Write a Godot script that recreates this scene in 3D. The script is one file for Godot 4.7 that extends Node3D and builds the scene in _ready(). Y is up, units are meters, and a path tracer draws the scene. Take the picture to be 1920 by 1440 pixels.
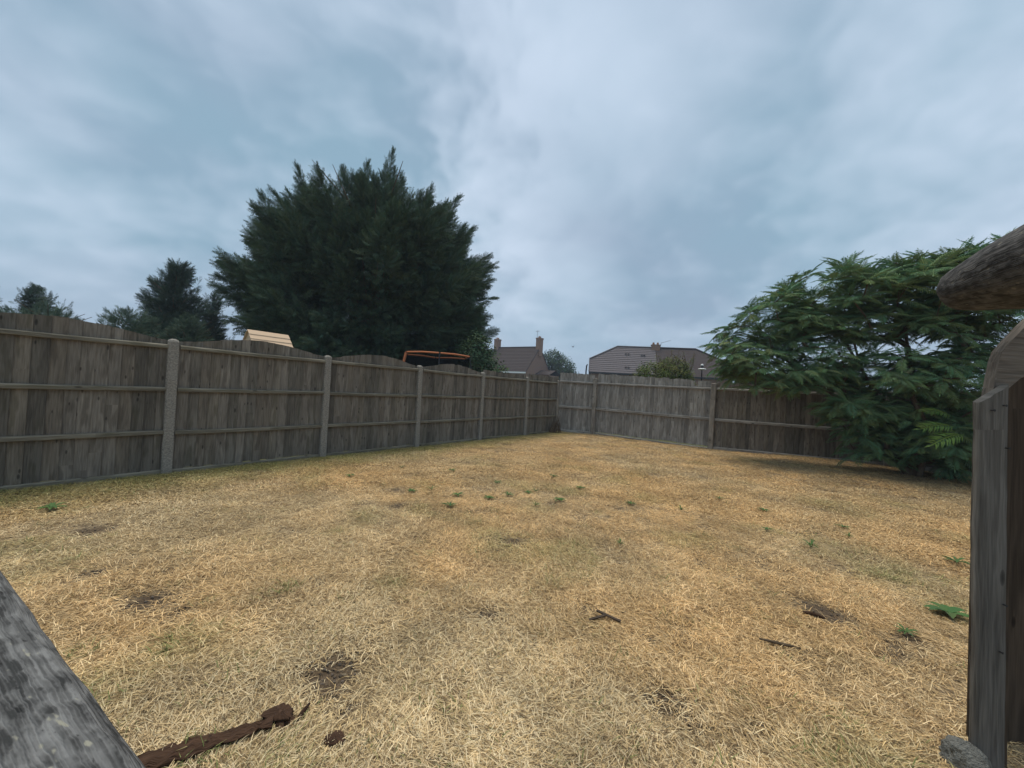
extends Node3D

# ------------------------------------------------------------------ layout (metres, y up, eye at the origin of x and z)
const EYE := 1.3
const LEFT_AT := Vector3(-5.0019, 0, -3.72)      # foot of the left fence line nearest the eye
const LEFT_ALONG := Vector3(0.5968, 0, -0.8024)
const LEFT_TURN := 0.93131
const BACK_AT := Vector3(6.904, 0, -9.284)       # foot of the back fence line nearest the eye
const BACK_ALONG := Vector3(0.8024, 0, 0.5968)
const BACK_TURN := -0.63949

var rng := RandomNumberGenerator.new()
var mats := {}
var lump := FastNoiseLite.new()
var tone := FastNoiseLite.new()
var used := {}


# ------------------------------------------------------------------ mesh builder
class Shape:
	var v := PackedVector3Array()
	var n := PackedVector3Array()
	var u := PackedVector2Array()
	var c := PackedColorArray()
	var i := PackedInt32Array()
	var tint := Color.WHITE

	func quad(a: Vector3, b: Vector3, d: Vector3, e: Vector3, ua := Vector2(0, 0), ub := Vector2(1, 0), ud := Vector2(1, 1), ue := Vector2(0, 1)) -> void:
		# a b d e run counter-clockwise seen from outside
		var nn := (b - a).cross(e - a)
		if nn.length_squared() < 1e-14:
			nn = (d - b).cross(e - b)
		nn = nn.normalized()
		var k := v.size()
		v.append_array([a, b, d, e])
		n.append_array([nn, nn, nn, nn])
		u.append_array([ua, ub, ud, ue])
		c.append_array([tint, tint, tint, tint])
		i.append_array([k, k + 2, k + 1, k, k + 3, k + 2])

	func tri(a: Vector3, b: Vector3, d: Vector3) -> void:
		var nn := (b - a).cross(d - a).normalized()
		var k := v.size()
		v.append_array([a, b, d])
		n.append_array([nn, nn, nn])
		u.append_array([Vector2(a.x, a.y), Vector2(b.x, b.y), Vector2(d.x, d.y)])
		c.append_array([tint, tint, tint])
		i.append_array([k, k + 2, k + 1])

	# a box between two corners, its texture laid in metres times scale, long way along v
	func box(lo: Vector3, hi: Vector3, t := Transform3D(), uo := Vector2.ZERO, us := Vector2(1, 1), along := 1) -> void:
		var p := []
		for q in 8:
			p.append(Vector3(hi.x if q & 1 else lo.x, hi.y if q & 2 else lo.y, hi.z if q & 4 else lo.z))
		for f in [[4, 5, 7, 6, 0, 1], [1, 0, 2, 3, 0, 1], [5, 1, 3, 7, 2, 1], [0, 4, 6, 2, 2, 1], [6, 7, 3, 2, 0, 2], [0, 1, 5, 4, 0, 2]]:
			var uvs := []
			for k in 4:
				var w: Vector3 = p[f[k]]
				var a: float = w[f[4]]
				var b: float = w[f[5]]
				if f[5] != along and f[4] == along or along == 0 and f[4] == 0:
					uvs.append(uo + Vector2(b * us.x, a * us.y))
				else:
					uvs.append(uo + Vector2(a * us.x, b * us.y))
			quad(t * p[f[0]], t * p[f[1]], t * p[f[2]], t * p[f[3]], uvs[0], uvs[1], uvs[2], uvs[3])

	# rings of points joined into a smooth skin; rings[k] = array of Vector3, all of one size
	func skin(rings: Array, us := Vector2(1, 1), uo := Vector2.ZERO, cap := true, smooth := true) -> void:
		var m: int = rings[0].size()
		if not smooth:
			for r in rings.size() - 1:
				for k in m:
					var k2: int = (k + 1) % m
					quad(rings[r][k], rings[r][k2], rings[r + 1][k2], rings[r + 1][k], uo + Vector2(float(k) / m, r) * us, uo + Vector2(float(k + 1) / m, r) * us, uo + Vector2(float(k + 1) / m, r + 1) * us, uo + Vector2(float(k) / m, r + 1) * us)
		else:
			var first := v.size()
			var run := 0.0
			for r in rings.size():
				var mid := Vector3.ZERO
				for p in rings[r]:
					mid += p / m
				if r:
					var before := Vector3.ZERO
					for p in rings[r - 1]:
						before += p / m
					run += (mid - before).length()
				for k in m + 1:
					var here: Vector3 = rings[r][k % m]
					var du: Vector3 = rings[r][(k + 1) % m] - rings[r][(k + m - 1) % m]
					var dv: Vector3 = rings[mini(r + 1, rings.size() - 1)][k % m] - rings[maxi(r - 1, 0)][k % m]
					var nn := du.cross(dv).normalized()
					if nn.dot(here - mid) < 0.0 and nn.length() > 0.1:
						nn = (here - mid).normalized() * 0.2 + nn
					v.append(here)
					n.append(nn.normalized() if nn.length() > 0.01 else Vector3.UP)
					u.append(uo + Vector2(float(k) / m * us.x, run * us.y))
					c.append(tint)
			for r in rings.size() - 1:
				for k in m:
					var a := first + r * (m + 1) + k
					var b := a + m + 1
					i.append_array([a, b + 1, a + 1, a, b, b + 1])
		if cap:
			for e in [0, rings.size() - 1]:
				var mid := Vector3.ZERO
				for p in rings[e]:
					mid += p / m
				for k in m:
					if e == 0:
						tri(mid, rings[e][(k + 1) % m], rings[e][k])
					else:
						tri(mid, rings[e][k], rings[e][(k + 1) % m])

	# a round tube through points with a radius at each
	func tube(pts: Array, radii: Array, sides := 6, us := Vector2(1, 1), cap := true) -> void:
		var rings := []
		var side := Vector3.ZERO
		for k in pts.size():
			var d: Vector3 = (pts[mini(k + 1, pts.size() - 1)] - pts[maxi(k - 1, 0)]).normalized()
			if side == Vector3.ZERO:
				side = d.cross(Vector3.UP if absf(d.y) < 0.9 else Vector3.RIGHT).normalized()
			side = (side - d * side.dot(d)).normalized()
			var up := d.cross(side)
			var ring := []
			for s in sides:
				var a := TAU * s / sides
				ring.append(pts[k] + (side * cos(a) + up * sin(a)) * radii[k])
			rings.append(ring)
		skin(rings, us, Vector2.ZERO, cap)

	func mesh() -> ArrayMesh:
		var a := []
		a.resize(Mesh.ARRAY_MAX)
		a[Mesh.ARRAY_VERTEX] = v
		a[Mesh.ARRAY_NORMAL] = n
		a[Mesh.ARRAY_TEX_UV] = u
		a[Mesh.ARRAY_COLOR] = c
		a[Mesh.ARRAY_INDEX] = i
		var m := ArrayMesh.new()
		m.add_surface_from_arrays(Mesh.PRIMITIVE_TRIANGLES, a)
		return m


# ------------------------------------------------------------------ naming helpers
func numbered(called: String) -> String:
	var k: int = used.get(called, 0)
	used[called] = k + 1
	return called if k == 0 else "%s_%03d" % [called, k]


func tag(o: Node3D, label: String, category: String, group := "") -> Node3D:
	o.set_meta("label", label)
	o.set_meta("category", category)
	if group:
		o.set_meta("group", group)
	return o


func thing(called: String, label: String, category: String, at := Vector3.ZERO, turn := 0.0, group := "") -> Node3D:
	var o := Node3D.new()
	o.name = numbered(called)
	add_child(o)
	o.position = at
	o.rotation.y = turn
	tag(o, label, category, group)
	return o


func part(called: String, m: Mesh, material: Material, parent: Node, kind := "") -> MeshInstance3D:
	var o := MeshInstance3D.new()
	o.mesh = m
	o.material_override = material
	if parent == self:
		o.name = numbered(called)
	else:
		var k := 0
		var wanted := called
		while parent.has_node(NodePath(wanted)):
			k += 1
			wanted = "%s_%03d" % [called, k]
		o.name = wanted
	parent.add_child(o, true)
	if kind:
		o.set_meta("kind", kind)
	return o


func swarm(called: String, m: Mesh, material: Material, places: Array, colors: Array, parent: Node, kind := "stuff") -> MultiMeshInstance3D:
	var mm := MultiMesh.new()
	mm.transform_format = MultiMesh.TRANSFORM_3D
	mm.use_colors = true
	mm.mesh = m
	mm.instance_count = places.size()
	for k in places.size():
		mm.set_instance_transform(k, places[k])
		mm.set_instance_color(k, colors[k])
	var o := MultiMeshInstance3D.new()
	o.multimesh = mm
	o.material_override = material
	var k := 0
	var wanted := called
	while parent.has_node(NodePath(wanted)):
		k += 1
		wanted = "%s_%03d" % [called, k]
	o.name = wanted
	parent.add_child(o, true)
	if kind:
		o.set_meta("kind", kind)
	return o


func noise(seed_: int, frequency: float, octaves := 1, kind := FastNoiseLite.TYPE_SIMPLEX_SMOOTH) -> FastNoiseLite:
	var f := FastNoiseLite.new()
	f.seed = seed_
	f.frequency = frequency
	f.noise_type = kind
	f.fractal_type = FastNoiseLite.FRACTAL_FBM if octaves > 1 else FastNoiseLite.FRACTAL_NONE
	f.fractal_octaves = octaves
	return f


func lin(r: float, g: float, b: float) -> Color:
	return Color(r, g, b).linear_to_srgb()


func make_mat(called: String, albedo: Color, tex: Texture2D = null, rough := 0.9, bump: Texture2D = null, bump_cm := 0.1) -> StandardMaterial3D:
	var m := StandardMaterial3D.new()
	m.resource_name = called
	m.albedo_color = albedo
	m.albedo_texture = tex
	m.roughness = rough
	m.metallic_specular = 0.3
	if bump:
		m.heightmap_enabled = true
		m.heightmap_texture = bump
		m.heightmap_scale = bump_cm
	mats[called] = m
	return m


func to_tex(w: int, h: int, bytes: PackedByteArray, format := Image.FORMAT_RGB8) -> ImageTexture:
	return ImageTexture.create_from_image(Image.create_from_data(w, h, false, format, bytes))


# ------------------------------------------------------------------ textures
# weathered timber: grain along v, knots that bend it, bleached and stained patches; returns [colour, height]
func timber(seed_: int, w: int, h: int, across: float, pale: Color, dark: Color, stain: Color, knots: int, blotch := 0.5, fleck := 0.0, fleck_color := Color.WHITE, stain_f := Vector2(6, 4), fleck_f := Vector2(22, 40), stain_k := 0.5) -> Array:
	var r := RandomNumberGenerator.new()
	r.seed = seed_
	var grain := noise(seed_, 1.0, 2)
	var broad := noise(seed_ + 7, 1.0, 2)
	var spots := noise(seed_ + 13, 1.0, 3)
	var kn := []
	for k in knots:
		kn.append([r.randf() * w, r.randf() * h, r.randf_range(4, 9) * w / 512.0])
	var col := PackedByteArray()
	col.resize(w * h * 3)
	var hei := PackedByteArray()
	hei.resize(w * h)
	var rows := {}
	for k in kn:
		for y in range(int(k[1] - k[2] * 9), int(k[1] + k[2] * 9)):
			var yy := posmod(y, h)
			if not rows.has(yy):
				rows[yy] = []
			rows[yy].append(k)
	var fx := across / w
	var at := 0
	for y in h:
		var near: Array = rows.get(y, [])
		var fy := float(y) / h
		for x in w:
			var bend := 0.0
			var knot := 0.0
			for k in near:
				var dx: float = (x - k[0]) / k[2]
				if absf(dx) < 4.0:
					var dy: float = y - k[1]
					if dy > h * 0.5:
						dy -= h
					elif dy < -h * 0.5:
						dy += h
					dy = dy / k[2] / 1.7
					var q := dx * dx + dy * dy
					bend += dx * exp(-q * 0.3) * 7.0
					if q < 1.6:
						knot = maxf(knot, 1.0 - q / 1.6)
			var gx := x * fx + bend * fx
			var g := grain.get_noise_2d(gx * 26.0, fy * 5.0) * 0.6 + grain.get_noise_2d(gx * 75.0 + 40.0, fy * 11.0) * 0.55
			var b := broad.get_noise_2d(gx * 2.6, fy * 1.7)
			var s := spots.get_noise_2d(x * fx * stain_f.x, fy * stain_f.y)
			var t := clampf(0.5 + 0.42 * g + blotch * 0.7 * b, 0.0, 1.0)
			var cc := dark.lerp(pale, t)
			cc = cc.lerp(stain, clampf((s * 1.6 + b * 0.8 - 0.25) * 1.6, 0.0, 1.0) * stain_k)
			if knot > 0.0:
				cc = cc.lerp(dark * 0.45, sqrt(knot) * 0.85)
			if fleck > 0.0:
				var f := spots.get_noise_2d(x * fx * fleck_f.x + 300.0, fy * fleck_f.y)
				if f > 0.42 - fleck * 0.3:
					cc = cc.lerp(fleck_color, clampf((f - 0.42 + fleck * 0.3) * 6.0, 0.0, 0.8))
			cc = cc.linear_to_srgb()
			col[at * 3] = int(clampf(cc.r, 0, 1) * 255)
			col[at * 3 + 1] = int(clampf(cc.g, 0, 1) * 255)
			col[at * 3 + 2] = int(clampf(cc.b, 0, 1) * 255)
			hei[at] = int(clampf(0.5 + g * 0.45 - knot * 0.25, 0, 1) * 255)
			at += 1
	return [to_tex(w, h, col), to_tex(w, h, hei, Image.FORMAT_L8)]


# bare wood gone grey: fibres along v, blackened patches, small pale flakes of lichen and pits; returns [colour, height]
func driftwood(seed_: int) -> Array:
	var w := 1024
	var fibre := noise(seed_, 1.0, 2)
	var patch := noise(seed_ + 5, 1.0, 4)
	var flake := noise(seed_ + 9, 1.0, 2)
	var col := PackedByteArray()
	col.resize(w * w * 3)
	var hei := PackedByteArray()
	hei.resize(w * w)
	var at := 0
	for y in w:
		var fy := float(y) / w
		for x in w:
			var fx := float(x) / w
			var p := patch.get_noise_2d(fx * 11.0, fy * 7.0) * 0.6 + patch.get_noise_2d(fx * 34.0 + 50.0, fy * 30.0) * 0.75
			var g := fibre.get_noise_2d(fx * 300.0 + p * 1.2, fy * 6.0)
			var q := fibre.get_noise_2d(fx * 55.0 - 30.0 + p, fy * 4.0)
			var t := clampf(0.48 + p * 0.85 + g * 0.45 + q * 0.32, 0.0, 1.0)
			var cc := Color(0.042, 0.041, 0.039).lerp(Color(0.215, 0.21, 0.198), t)
			var f := flake.get_noise_2d(fx * 60.0, fy * 38.0) * (0.75 + 0.5 * q) + p * 0.1
			if f > 0.48:
				cc = cc.lerp(Color(0.33, 0.31, 0.235), clampf((f - 0.48) * 6.0, 0.0, 0.8))
			elif f < -0.55:
				cc = cc * 0.5
			cc = cc.linear_to_srgb()
			col[at * 3] = int(clampf(cc.r, 0, 1) * 255)
			col[at * 3 + 1] = int(clampf(cc.g, 0, 1) * 255)
			col[at * 3 + 2] = int(clampf(cc.b, 0, 1) * 255)
			hei[at] = int(clampf(0.45 + g * 0.4 + q * 0.25 + clampf(f, -0.5, 0.6) * 0.3, 0, 1) * 255)
			at += 1
	return [to_tex(w, w, col), to_tex(w, w, hei, Image.FORMAT_L8)]


# speckled mineral: concrete, soil; returns [colour, height]
func mineral(seed_: int, w: int, cells: float, a: Color, b: Color, speck: Color, speck_share: float) -> Array:
	var fine := noise(seed_, 1.0, 3)
	var grit := noise(seed_ + 3, 1.0, 1, FastNoiseLite.TYPE_VALUE)
	var col := PackedByteArray()
	col.resize(w * w * 3)
	var hei := PackedByteArray()
	hei.resize(w * w)
	var at := 0
	for y in w:
		for x in w:
			# a torus in four dimensions is not at hand: two patches are blended towards the edge so that it tiles
			var k := cells / w
			var ex := clampf((x - w * 0.8) / (w * 0.2), 0.0, 1.0)
			var ey := clampf((y - w * 0.8) / (w * 0.2), 0.0, 1.0)
			var n0 := fine.get_noise_2d(x * k, y * k)
			var g0 := grit.get_noise_2d(x * k * 5.0, y * k * 5.0)
			if ex > 0.0 or ey > 0.0:
				var n1 := fine.get_noise_2d((x - w) * k, y * k)
				var n2 := fine.get_noise_2d(x * k, (y - w) * k)
				var n3 := fine.get_noise_2d((x - w) * k, (y - w) * k)
				n0 = lerpf(lerpf(n0, n1, ex), lerpf(n2, n3, ex), ey)
				g0 = lerpf(lerpf(g0, grit.get_noise_2d((x - w) * k * 5.0, y * k * 5.0), ex), lerpf(grit.get_noise_2d(x * k * 5.0, (y - w) * k * 5.0), grit.get_noise_2d((x - w) * k * 5.0, (y - w) * k * 5.0), ex), ey)
			var cc := a.lerp(b, clampf(0.5 + n0 * 1.1, 0, 1))
			if g0 > 1.0 - speck_share * 2.0:
				cc = cc.lerp(speck, clampf((g0 - 1.0 + speck_share * 2.0) * 4.0, 0, 0.8))
			cc = cc.linear_to_srgb()
			col[at * 3] = int(clampf(cc.r, 0, 1) * 255)
			col[at * 3 + 1] = int(clampf(cc.g, 0, 1) * 255)
			col[at * 3 + 2] = int(clampf(cc.b, 0, 1) * 255)
			hei[at] = int(clampf(0.5 + n0 * 0.4 + g0 * 0.3, 0, 1) * 255)
			at += 1
	return [to_tex(w, w, col), to_tex(w, w, hei, Image.FORMAT_L8)]


# matted dead grass seen from above: short strokes of straw over brown; returns [colour, height]
func thatch(seed_: int) -> Array:
	var r := RandomNumberGenerator.new()
	r.seed = seed_
	var w := 1024
	var im := Image.create(w, w, false, Image.FORMAT_RGB8)
	im.fill(lin(0.20, 0.145, 0.085))
	var palette := [Color(0.60, 0.47, 0.28), Color(0.46, 0.345, 0.19), Color(0.70, 0.59, 0.39), Color(0.33, 0.24, 0.135), Color(0.54, 0.42, 0.245), Color(0.26, 0.185, 0.105)]
	for k in 26000:
		var x := r.randf() * w
		var y := r.randf() * w
		var a := r.randfn(0.4, 0.9)
		var n := r.randi_range(20, 60)
		var turn := r.randf_range(-0.012, 0.012)
		var c: Color = palette[r.randi_range(0, 5)]
		c = (c * r.randf_range(0.8, 1.15)).linear_to_srgb()
		for q in n:
			im.set_pixel(posmod(int(x), w), posmod(int(y), w), c)
			x += cos(a)
			y += sin(a)
			a += turn
	var g: Image = im.duplicate()
	g.convert(Image.FORMAT_L8)
	return [ImageTexture.create_from_image(im), ImageTexture.create_from_image(g)]


func brickwork(seed_: int) -> ImageTexture:
	var r := RandomNumberGenerator.new()
	r.seed = seed_
	var im := Image.create(512, 512, false, Image.FORMAT_RGB8)
	im.fill(lin(0.30, 0.26, 0.22))
	for row in 32:
		for k in 9:
			var x := k * 64 - (32 if row % 2 else 0)
			var s := r.randf_range(0.75, 1.2)
			im.fill_rect(Rect2i(x + 3, row * 16 + 3, 58, 11), lin(0.26 * s, 0.125 * s * r.randf_range(0.85, 1.1), 0.075 * s))
	return ImageTexture.create_from_image(im)


func sky_image() -> Image:
	var w := 1024
	var h := 512
	var big := noise(11, 1.0, 3)
	var mid := noise(23, 1.0, 4)
	var wisp := noise(37, 1.0, 5)
	var data := PackedFloat32Array()
	data.resize(w * h * 3)
	var at := 0
	for y in h:
		var up := (0.5 - (y + 0.5) / h) * PI
		var sy := sin(up)
		var cy := cos(up)
		for x in w:
			var a := (x + 0.5) / w * TAU
			var dx := sin(a) * cy
			var dz := -cos(a) * cy
			var k := 1.0 / (maxf(sy, 0.0) + 0.34)
			var px := dx * k
			var pz := dz * k
			var b := big.get_noise_2d(px * 0.9 + 3.0, pz * 0.9)
			var m := mid.get_noise_2d(px * 2.9 + b * 0.5, pz * 2.9 - 5.0)
			var f := wisp.get_noise_2d(px * 7.5 + m * 0.9, pz * 7.5 + 9.0)
			var t := 0.36 + b * 0.34 + m * 0.36 + f * 0.22
			# the thin bright break in the cloud ahead and the two heavier banks beside it
			t += 0.42 * exp(-pow((dx + 0.01 + 0.16 * f + 0.1 * m) / 0.24, 2.0)) * smoothstep(0.05, 0.35, sy) * (1.0 if dz < 0.0 else 0.0)
			t -= 0.5 * exp(-pow((dx - 0.40) / 0.24, 2.0) - pow((sy - 0.36) / 0.14, 2.0)) * (1.0 if dz < 0.0 else 0.0)
			t += 0.34 * exp(-pow((dx - 0.70) / 0.16, 2.0) - pow((sy - 0.42) / 0.14, 2.0)) * (1.0 if dz < 0.0 else 0.0)
			t -= 0.30 * exp(-pow((dx + 0.62) / 0.3, 2.0) - pow((sy - 0.5) / 0.22, 2.0)) * (1.0 if dz < 0.0 else 0.0)
			t = clampf(t, 0.0, 1.25)
			var thin := clampf(0.5 + 1.2 * mid.get_noise_2d(px * 0.8 + 30.0, pz * 0.8), 0.0, 1.0)
			var low := Color(0.172, 0.232, 0.305).lerp(Color(0.155, 0.238, 0.306), thin)
			var high := Color(0.37, 0.43, 0.515)
			var cc := low.lerp(high, clampf(t, 0.0, 1.25) * 0.8)
			var hz := 1.0 - smoothstep(0.0, 0.22, sy)
			cc = cc.lerp(Color(0.215, 0.275, 0.345), hz * 0.7)
			data[at] = cc.r
			data[at + 1] = cc.g
			data[at + 2] = cc.b
			at += 3
	return Image.create_from_data(w, h, false, Image.FORMAT_RGBF, data.to_byte_array())


# ------------------------------------------------------------------ ground
func along_back(p: Vector3) -> float:
	return (p - BACK_AT).dot(BACK_ALONG)


func off_back(p: Vector3) -> float:      # metres in front of the back fence
	return (p - BACK_AT).dot(Vector3(-0.5968, 0, 0.8024))


func off_left(p: Vector3) -> float:
	return (p - LEFT_AT).dot(Vector3(0.8024, 0, 0.5968))


func ground_at(x: float, z: float) -> float:
	var p := Vector3(x, 0, z)
	var y := lump.get_noise_2d(x * 0.9, z * 0.9) * 0.022 + lump.get_noise_2d(x * 4.0, z * 4.0) * 0.009
	y *= smoothstep(0.0, 1.6, Vector2(x, z).length())
	var ob := off_back(p)
	var ol := off_left(p)
	if ob < 5.0:
		y += 0.11 * smoothstep(-1.8, 0.6, along_back(p)) * smoothstep(5.0, 0.6, ob)
	y *= smoothstep(-0.4, 0.3, ol) * 0.8 + 0.2
	return y


func _ready() -> void:
	rng.seed = 4711
	lump.seed = 5
	lump.frequency = 1.0
	lump.fractal_octaves = 3
	tone.seed = 91
	tone.frequency = 1.0
	tone.fractal_octaves = 3

	# ---- camera
	var cam := Camera3D.new()
	cam.name = "camera"
	cam.fov = 90.0
	cam.near = 0.05
	cam.far = 2000.0
	cam.position = Vector3(0, EYE, 0)
	cam.basis = Basis(Vector3.RIGHT, deg_to_rad(0.736)) * Basis(Vector3(0, 0, 1), deg_to_rad(3.37))
	add_child(cam)
	cam.current = true

	# ---- sky and exposure
	var we := WorldEnvironment.new()
	we.name = "world_environment"
	var env := Environment.new()
	env.background_mode = Environment.BG_SKY
	var sky := Sky.new()
	var sm := PanoramaSkyMaterial.new()
	sm.panorama = ImageTexture.create_from_image(sky_image())
	sky.sky_material = sm
	env.sky = sky
	env.tonemap_mode = Environment.TONE_MAPPER_LINEAR
	env.tonemap_exposure = 1.85
	env.sdfgi_enabled = true
	env.ssao_enabled = true
	env.ssil_enabled = true
	env.fog_enabled = true
	env.fog_density = 0.0013
	env.fog_light_color = Color(0.86, 0.92, 1.0)
	we.environment = env
	add_child(we)

	# ---- the sun, spread wide by the overcast
	var sun := DirectionalLight3D.new()
	sun.name = "sun"
	sun.light_energy = 0.5
	sun.light_angular_distance = 40.0
	sun.light_color = Color(1.0, 0.96, 0.90)
	sun.shadow_enabled = true
	add_child(sun)
	sun.look_at_from_position(Vector3(-1.2, 9.0, -1.5), Vector3.ZERO, Vector3.FORWARD)

	make_materials()
	make_ground()
	make_left_fence()
	make_back_fence()
	make_houses()
	make_trees()
	make_sumac()
	make_neighbour_things()
	make_shelter()
	make_lawn()
	make_crumbs()
	make_small_things()


func make_materials() -> void:
	var a := timber(101, 512, 1024, 1.0, Color(0.25, 0.225, 0.19), Color(0.082, 0.072, 0.06), Color(0.055, 0.046, 0.035), 18, 0.45)
	var b := timber(202, 512, 1024, 1.0, Color(0.285, 0.26, 0.22), Color(0.092, 0.082, 0.067), Color(0.085, 0.078, 0.05), 12, 0.6)
	var c := timber(303, 512, 1024, 1.0, Color(0.42, 0.41, 0.385), Color(0.14, 0.13, 0.118), Color(0.12, 0.10, 0.08), 10, 0.55)
	var e := driftwood(404)
	var d := timber(505, 512, 1024, 1.3, Color(0.20, 0.195, 0.185), Color(0.062, 0.06, 0.057), Color(0.055, 0.05, 0.046), 7, 0.55, 0.0, Color.WHITE, Vector2(9, 4))
	var k := 0
	for s in [1.0, 0.78, 1.22, 0.9, 1.08, 0.62]:
		var t: Array = a if k % 2 == 0 else b
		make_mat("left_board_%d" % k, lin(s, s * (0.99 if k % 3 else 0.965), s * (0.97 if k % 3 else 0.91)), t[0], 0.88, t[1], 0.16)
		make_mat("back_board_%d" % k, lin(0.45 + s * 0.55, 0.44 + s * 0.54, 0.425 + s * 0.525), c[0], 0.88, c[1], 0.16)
		k += 1
	make_mat("left_rail", lin(0.95, 0.95, 0.86), b[0], 0.88, b[1], 0.16)
	make_mat("back_rail", lin(0.98, 0.97, 0.94), c[0], 0.88, c[1], 0.16)
	make_mat("timber_post", lin(0.95, 0.90, 0.83), c[0], 0.88, c[1], 0.2)
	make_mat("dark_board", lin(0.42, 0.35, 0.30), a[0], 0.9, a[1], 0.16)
	make_mat("old_timber", lin(0.92, 0.94, 0.97), e[0], 0.9, e[1], 0.5)
	make_mat("shelter_log", lin(0.55, 0.54, 0.55), e[0], 0.92, e[1], 0.5)
	make_mat("shelter_brace", lin(1.25, 1.12, 1.0), d[0], 0.9, d[1], 0.3)
	make_mat("shelter_post", lin(1.05, 1.02, 0.97), d[0], 0.9, d[1], 0.3)
	make_mat("bark", lin(0.75, 0.62, 0.5), b[0], 0.95, b[1], 1.0)
	make_mat("rotten", lin(0.40, 0.25, 0.18), a[0], 0.95, a[1], 1.0)
	make_mat("soft_pine", lin(2.1, 1.62, 1.15), b[0], 0.75, b[1], 0.05)
	for m in ["soft_pine"]:
		mats[m].albedo_texture = null
		mats[m].albedo_color = lin(0.62, 0.45, 0.30)
	var q := mineral(51, 512, 26.0, Color(0.17, 0.158, 0.135), Color(0.36, 0.335, 0.29), Color(0.08, 0.073, 0.065), 0.2)
	var con := make_mat("concrete", lin(0.95, 0.95, 0.95), q[0], 0.92, q[1], 0.35)
	con.uv1_triplanar = true
	con.uv1_world_triplanar = true
	con.uv1_scale = Vector3(1.7, 1.7, 1.7)
	var st := make_mat("stone", lin(0.62, 0.66, 0.68), q[0], 0.92, q[1], 0.9)
	st.uv1_triplanar = true
	st.uv1_world_triplanar = true
	st.uv1_scale = Vector3(3.5, 3.5, 3.5)
	var so := thatch(77)
	var soil := make_mat("soil", lin(1, 1, 1), so[0], 0.98, so[1], 1.2)
	soil.uv1_triplanar = true
	soil.uv1_world_triplanar = true
	soil.uv1_scale = Vector3(0.8, 0.8, 0.8)
	soil.vertex_color_use_as_albedo = true
	var br := make_mat("brick", lin(1, 1, 1), brickwork(9), 0.9)
	br.uv1_triplanar = true
	br.uv1_scale = Vector3(0.55, 0.55, 0.55)
	var ti := mineral(88, 256, 20.0, Color(0.8, 0.8, 0.8), Color(1.1, 1.05, 1.0), Color(0.5, 0.5, 0.45), 0.2)
	for r in [["brown_tile", 0.060, 0.045, 0.042], ["grey_tile", 0.135, 0.12, 0.126], ["dark_tile", 0.062, 0.047, 0.044], ["felt", 0.06, 0.055, 0.052]]:
		var m := make_mat(r[0], lin(r[1], r[2], r[3]), ti[0], 0.85, ti[1], 0.8)
		m.uv1_triplanar = true
		m.uv1_scale = Vector3(0.6, 0.6, 0.6)
	make_mat("white_paint", lin(0.75, 0.76, 0.76), null, 0.5)
	make_mat("dark_metal", lin(0.03, 0.03, 0.032), null, 0.5)
	make_mat("steel", lin(0.35, 0.36, 0.37), null, 0.45)
	make_mat("terracotta", lin(0.30, 0.17, 0.10), null, 0.85)
	make_mat("orange_foam", lin(0.48, 0.16, 0.065), null, 0.6)
	make_mat("black_cloth", lin(0.02, 0.02, 0.022), null, 0.8)
	var net := make_mat("net", Color(0.02, 0.025, 0.03, 0.62), null, 0.9)
	net.transparency = BaseMaterial3D.TRANSPARENCY_ALPHA
	make_mat("glass", lin(0.03, 0.035, 0.04), null, 0.12)
	make_mat("feather", lin(0.02, 0.02, 0.022), null, 0.8)
	for r in [["straw", 1.0, 1.0, 1.0, 0.12], ["conifer", 0.082, 0.125, 0.078, 0.2], ["dark_conifer", 0.072, 0.108, 0.078, 0.2], ["blue_conifer", 0.12, 0.17, 0.12, 0.2], ["sumac", 0.15, 0.235, 0.115, 0.5], ["leafy", 0.062, 0.098, 0.048, 0.25], ["yellow_leaf", 0.13, 0.15, 0.045, 0.3], ["weed", 0.075, 0.135, 0.045, 0.25], ["fresh_leaf", 0.17, 0.27, 0.07, 0.5]]:
		var m := make_mat(r[0], lin(r[1], r[2], r[3]), null, 0.75)
		m.vertex_color_use_as_albedo = true
		m.metallic_specular = 0.25
		m.cull_mode = BaseMaterial3D.CULL_DISABLED
		m.backlight_enabled = true
		m.backlight = Color(r[4], r[4], r[4] * 0.8)


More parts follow.
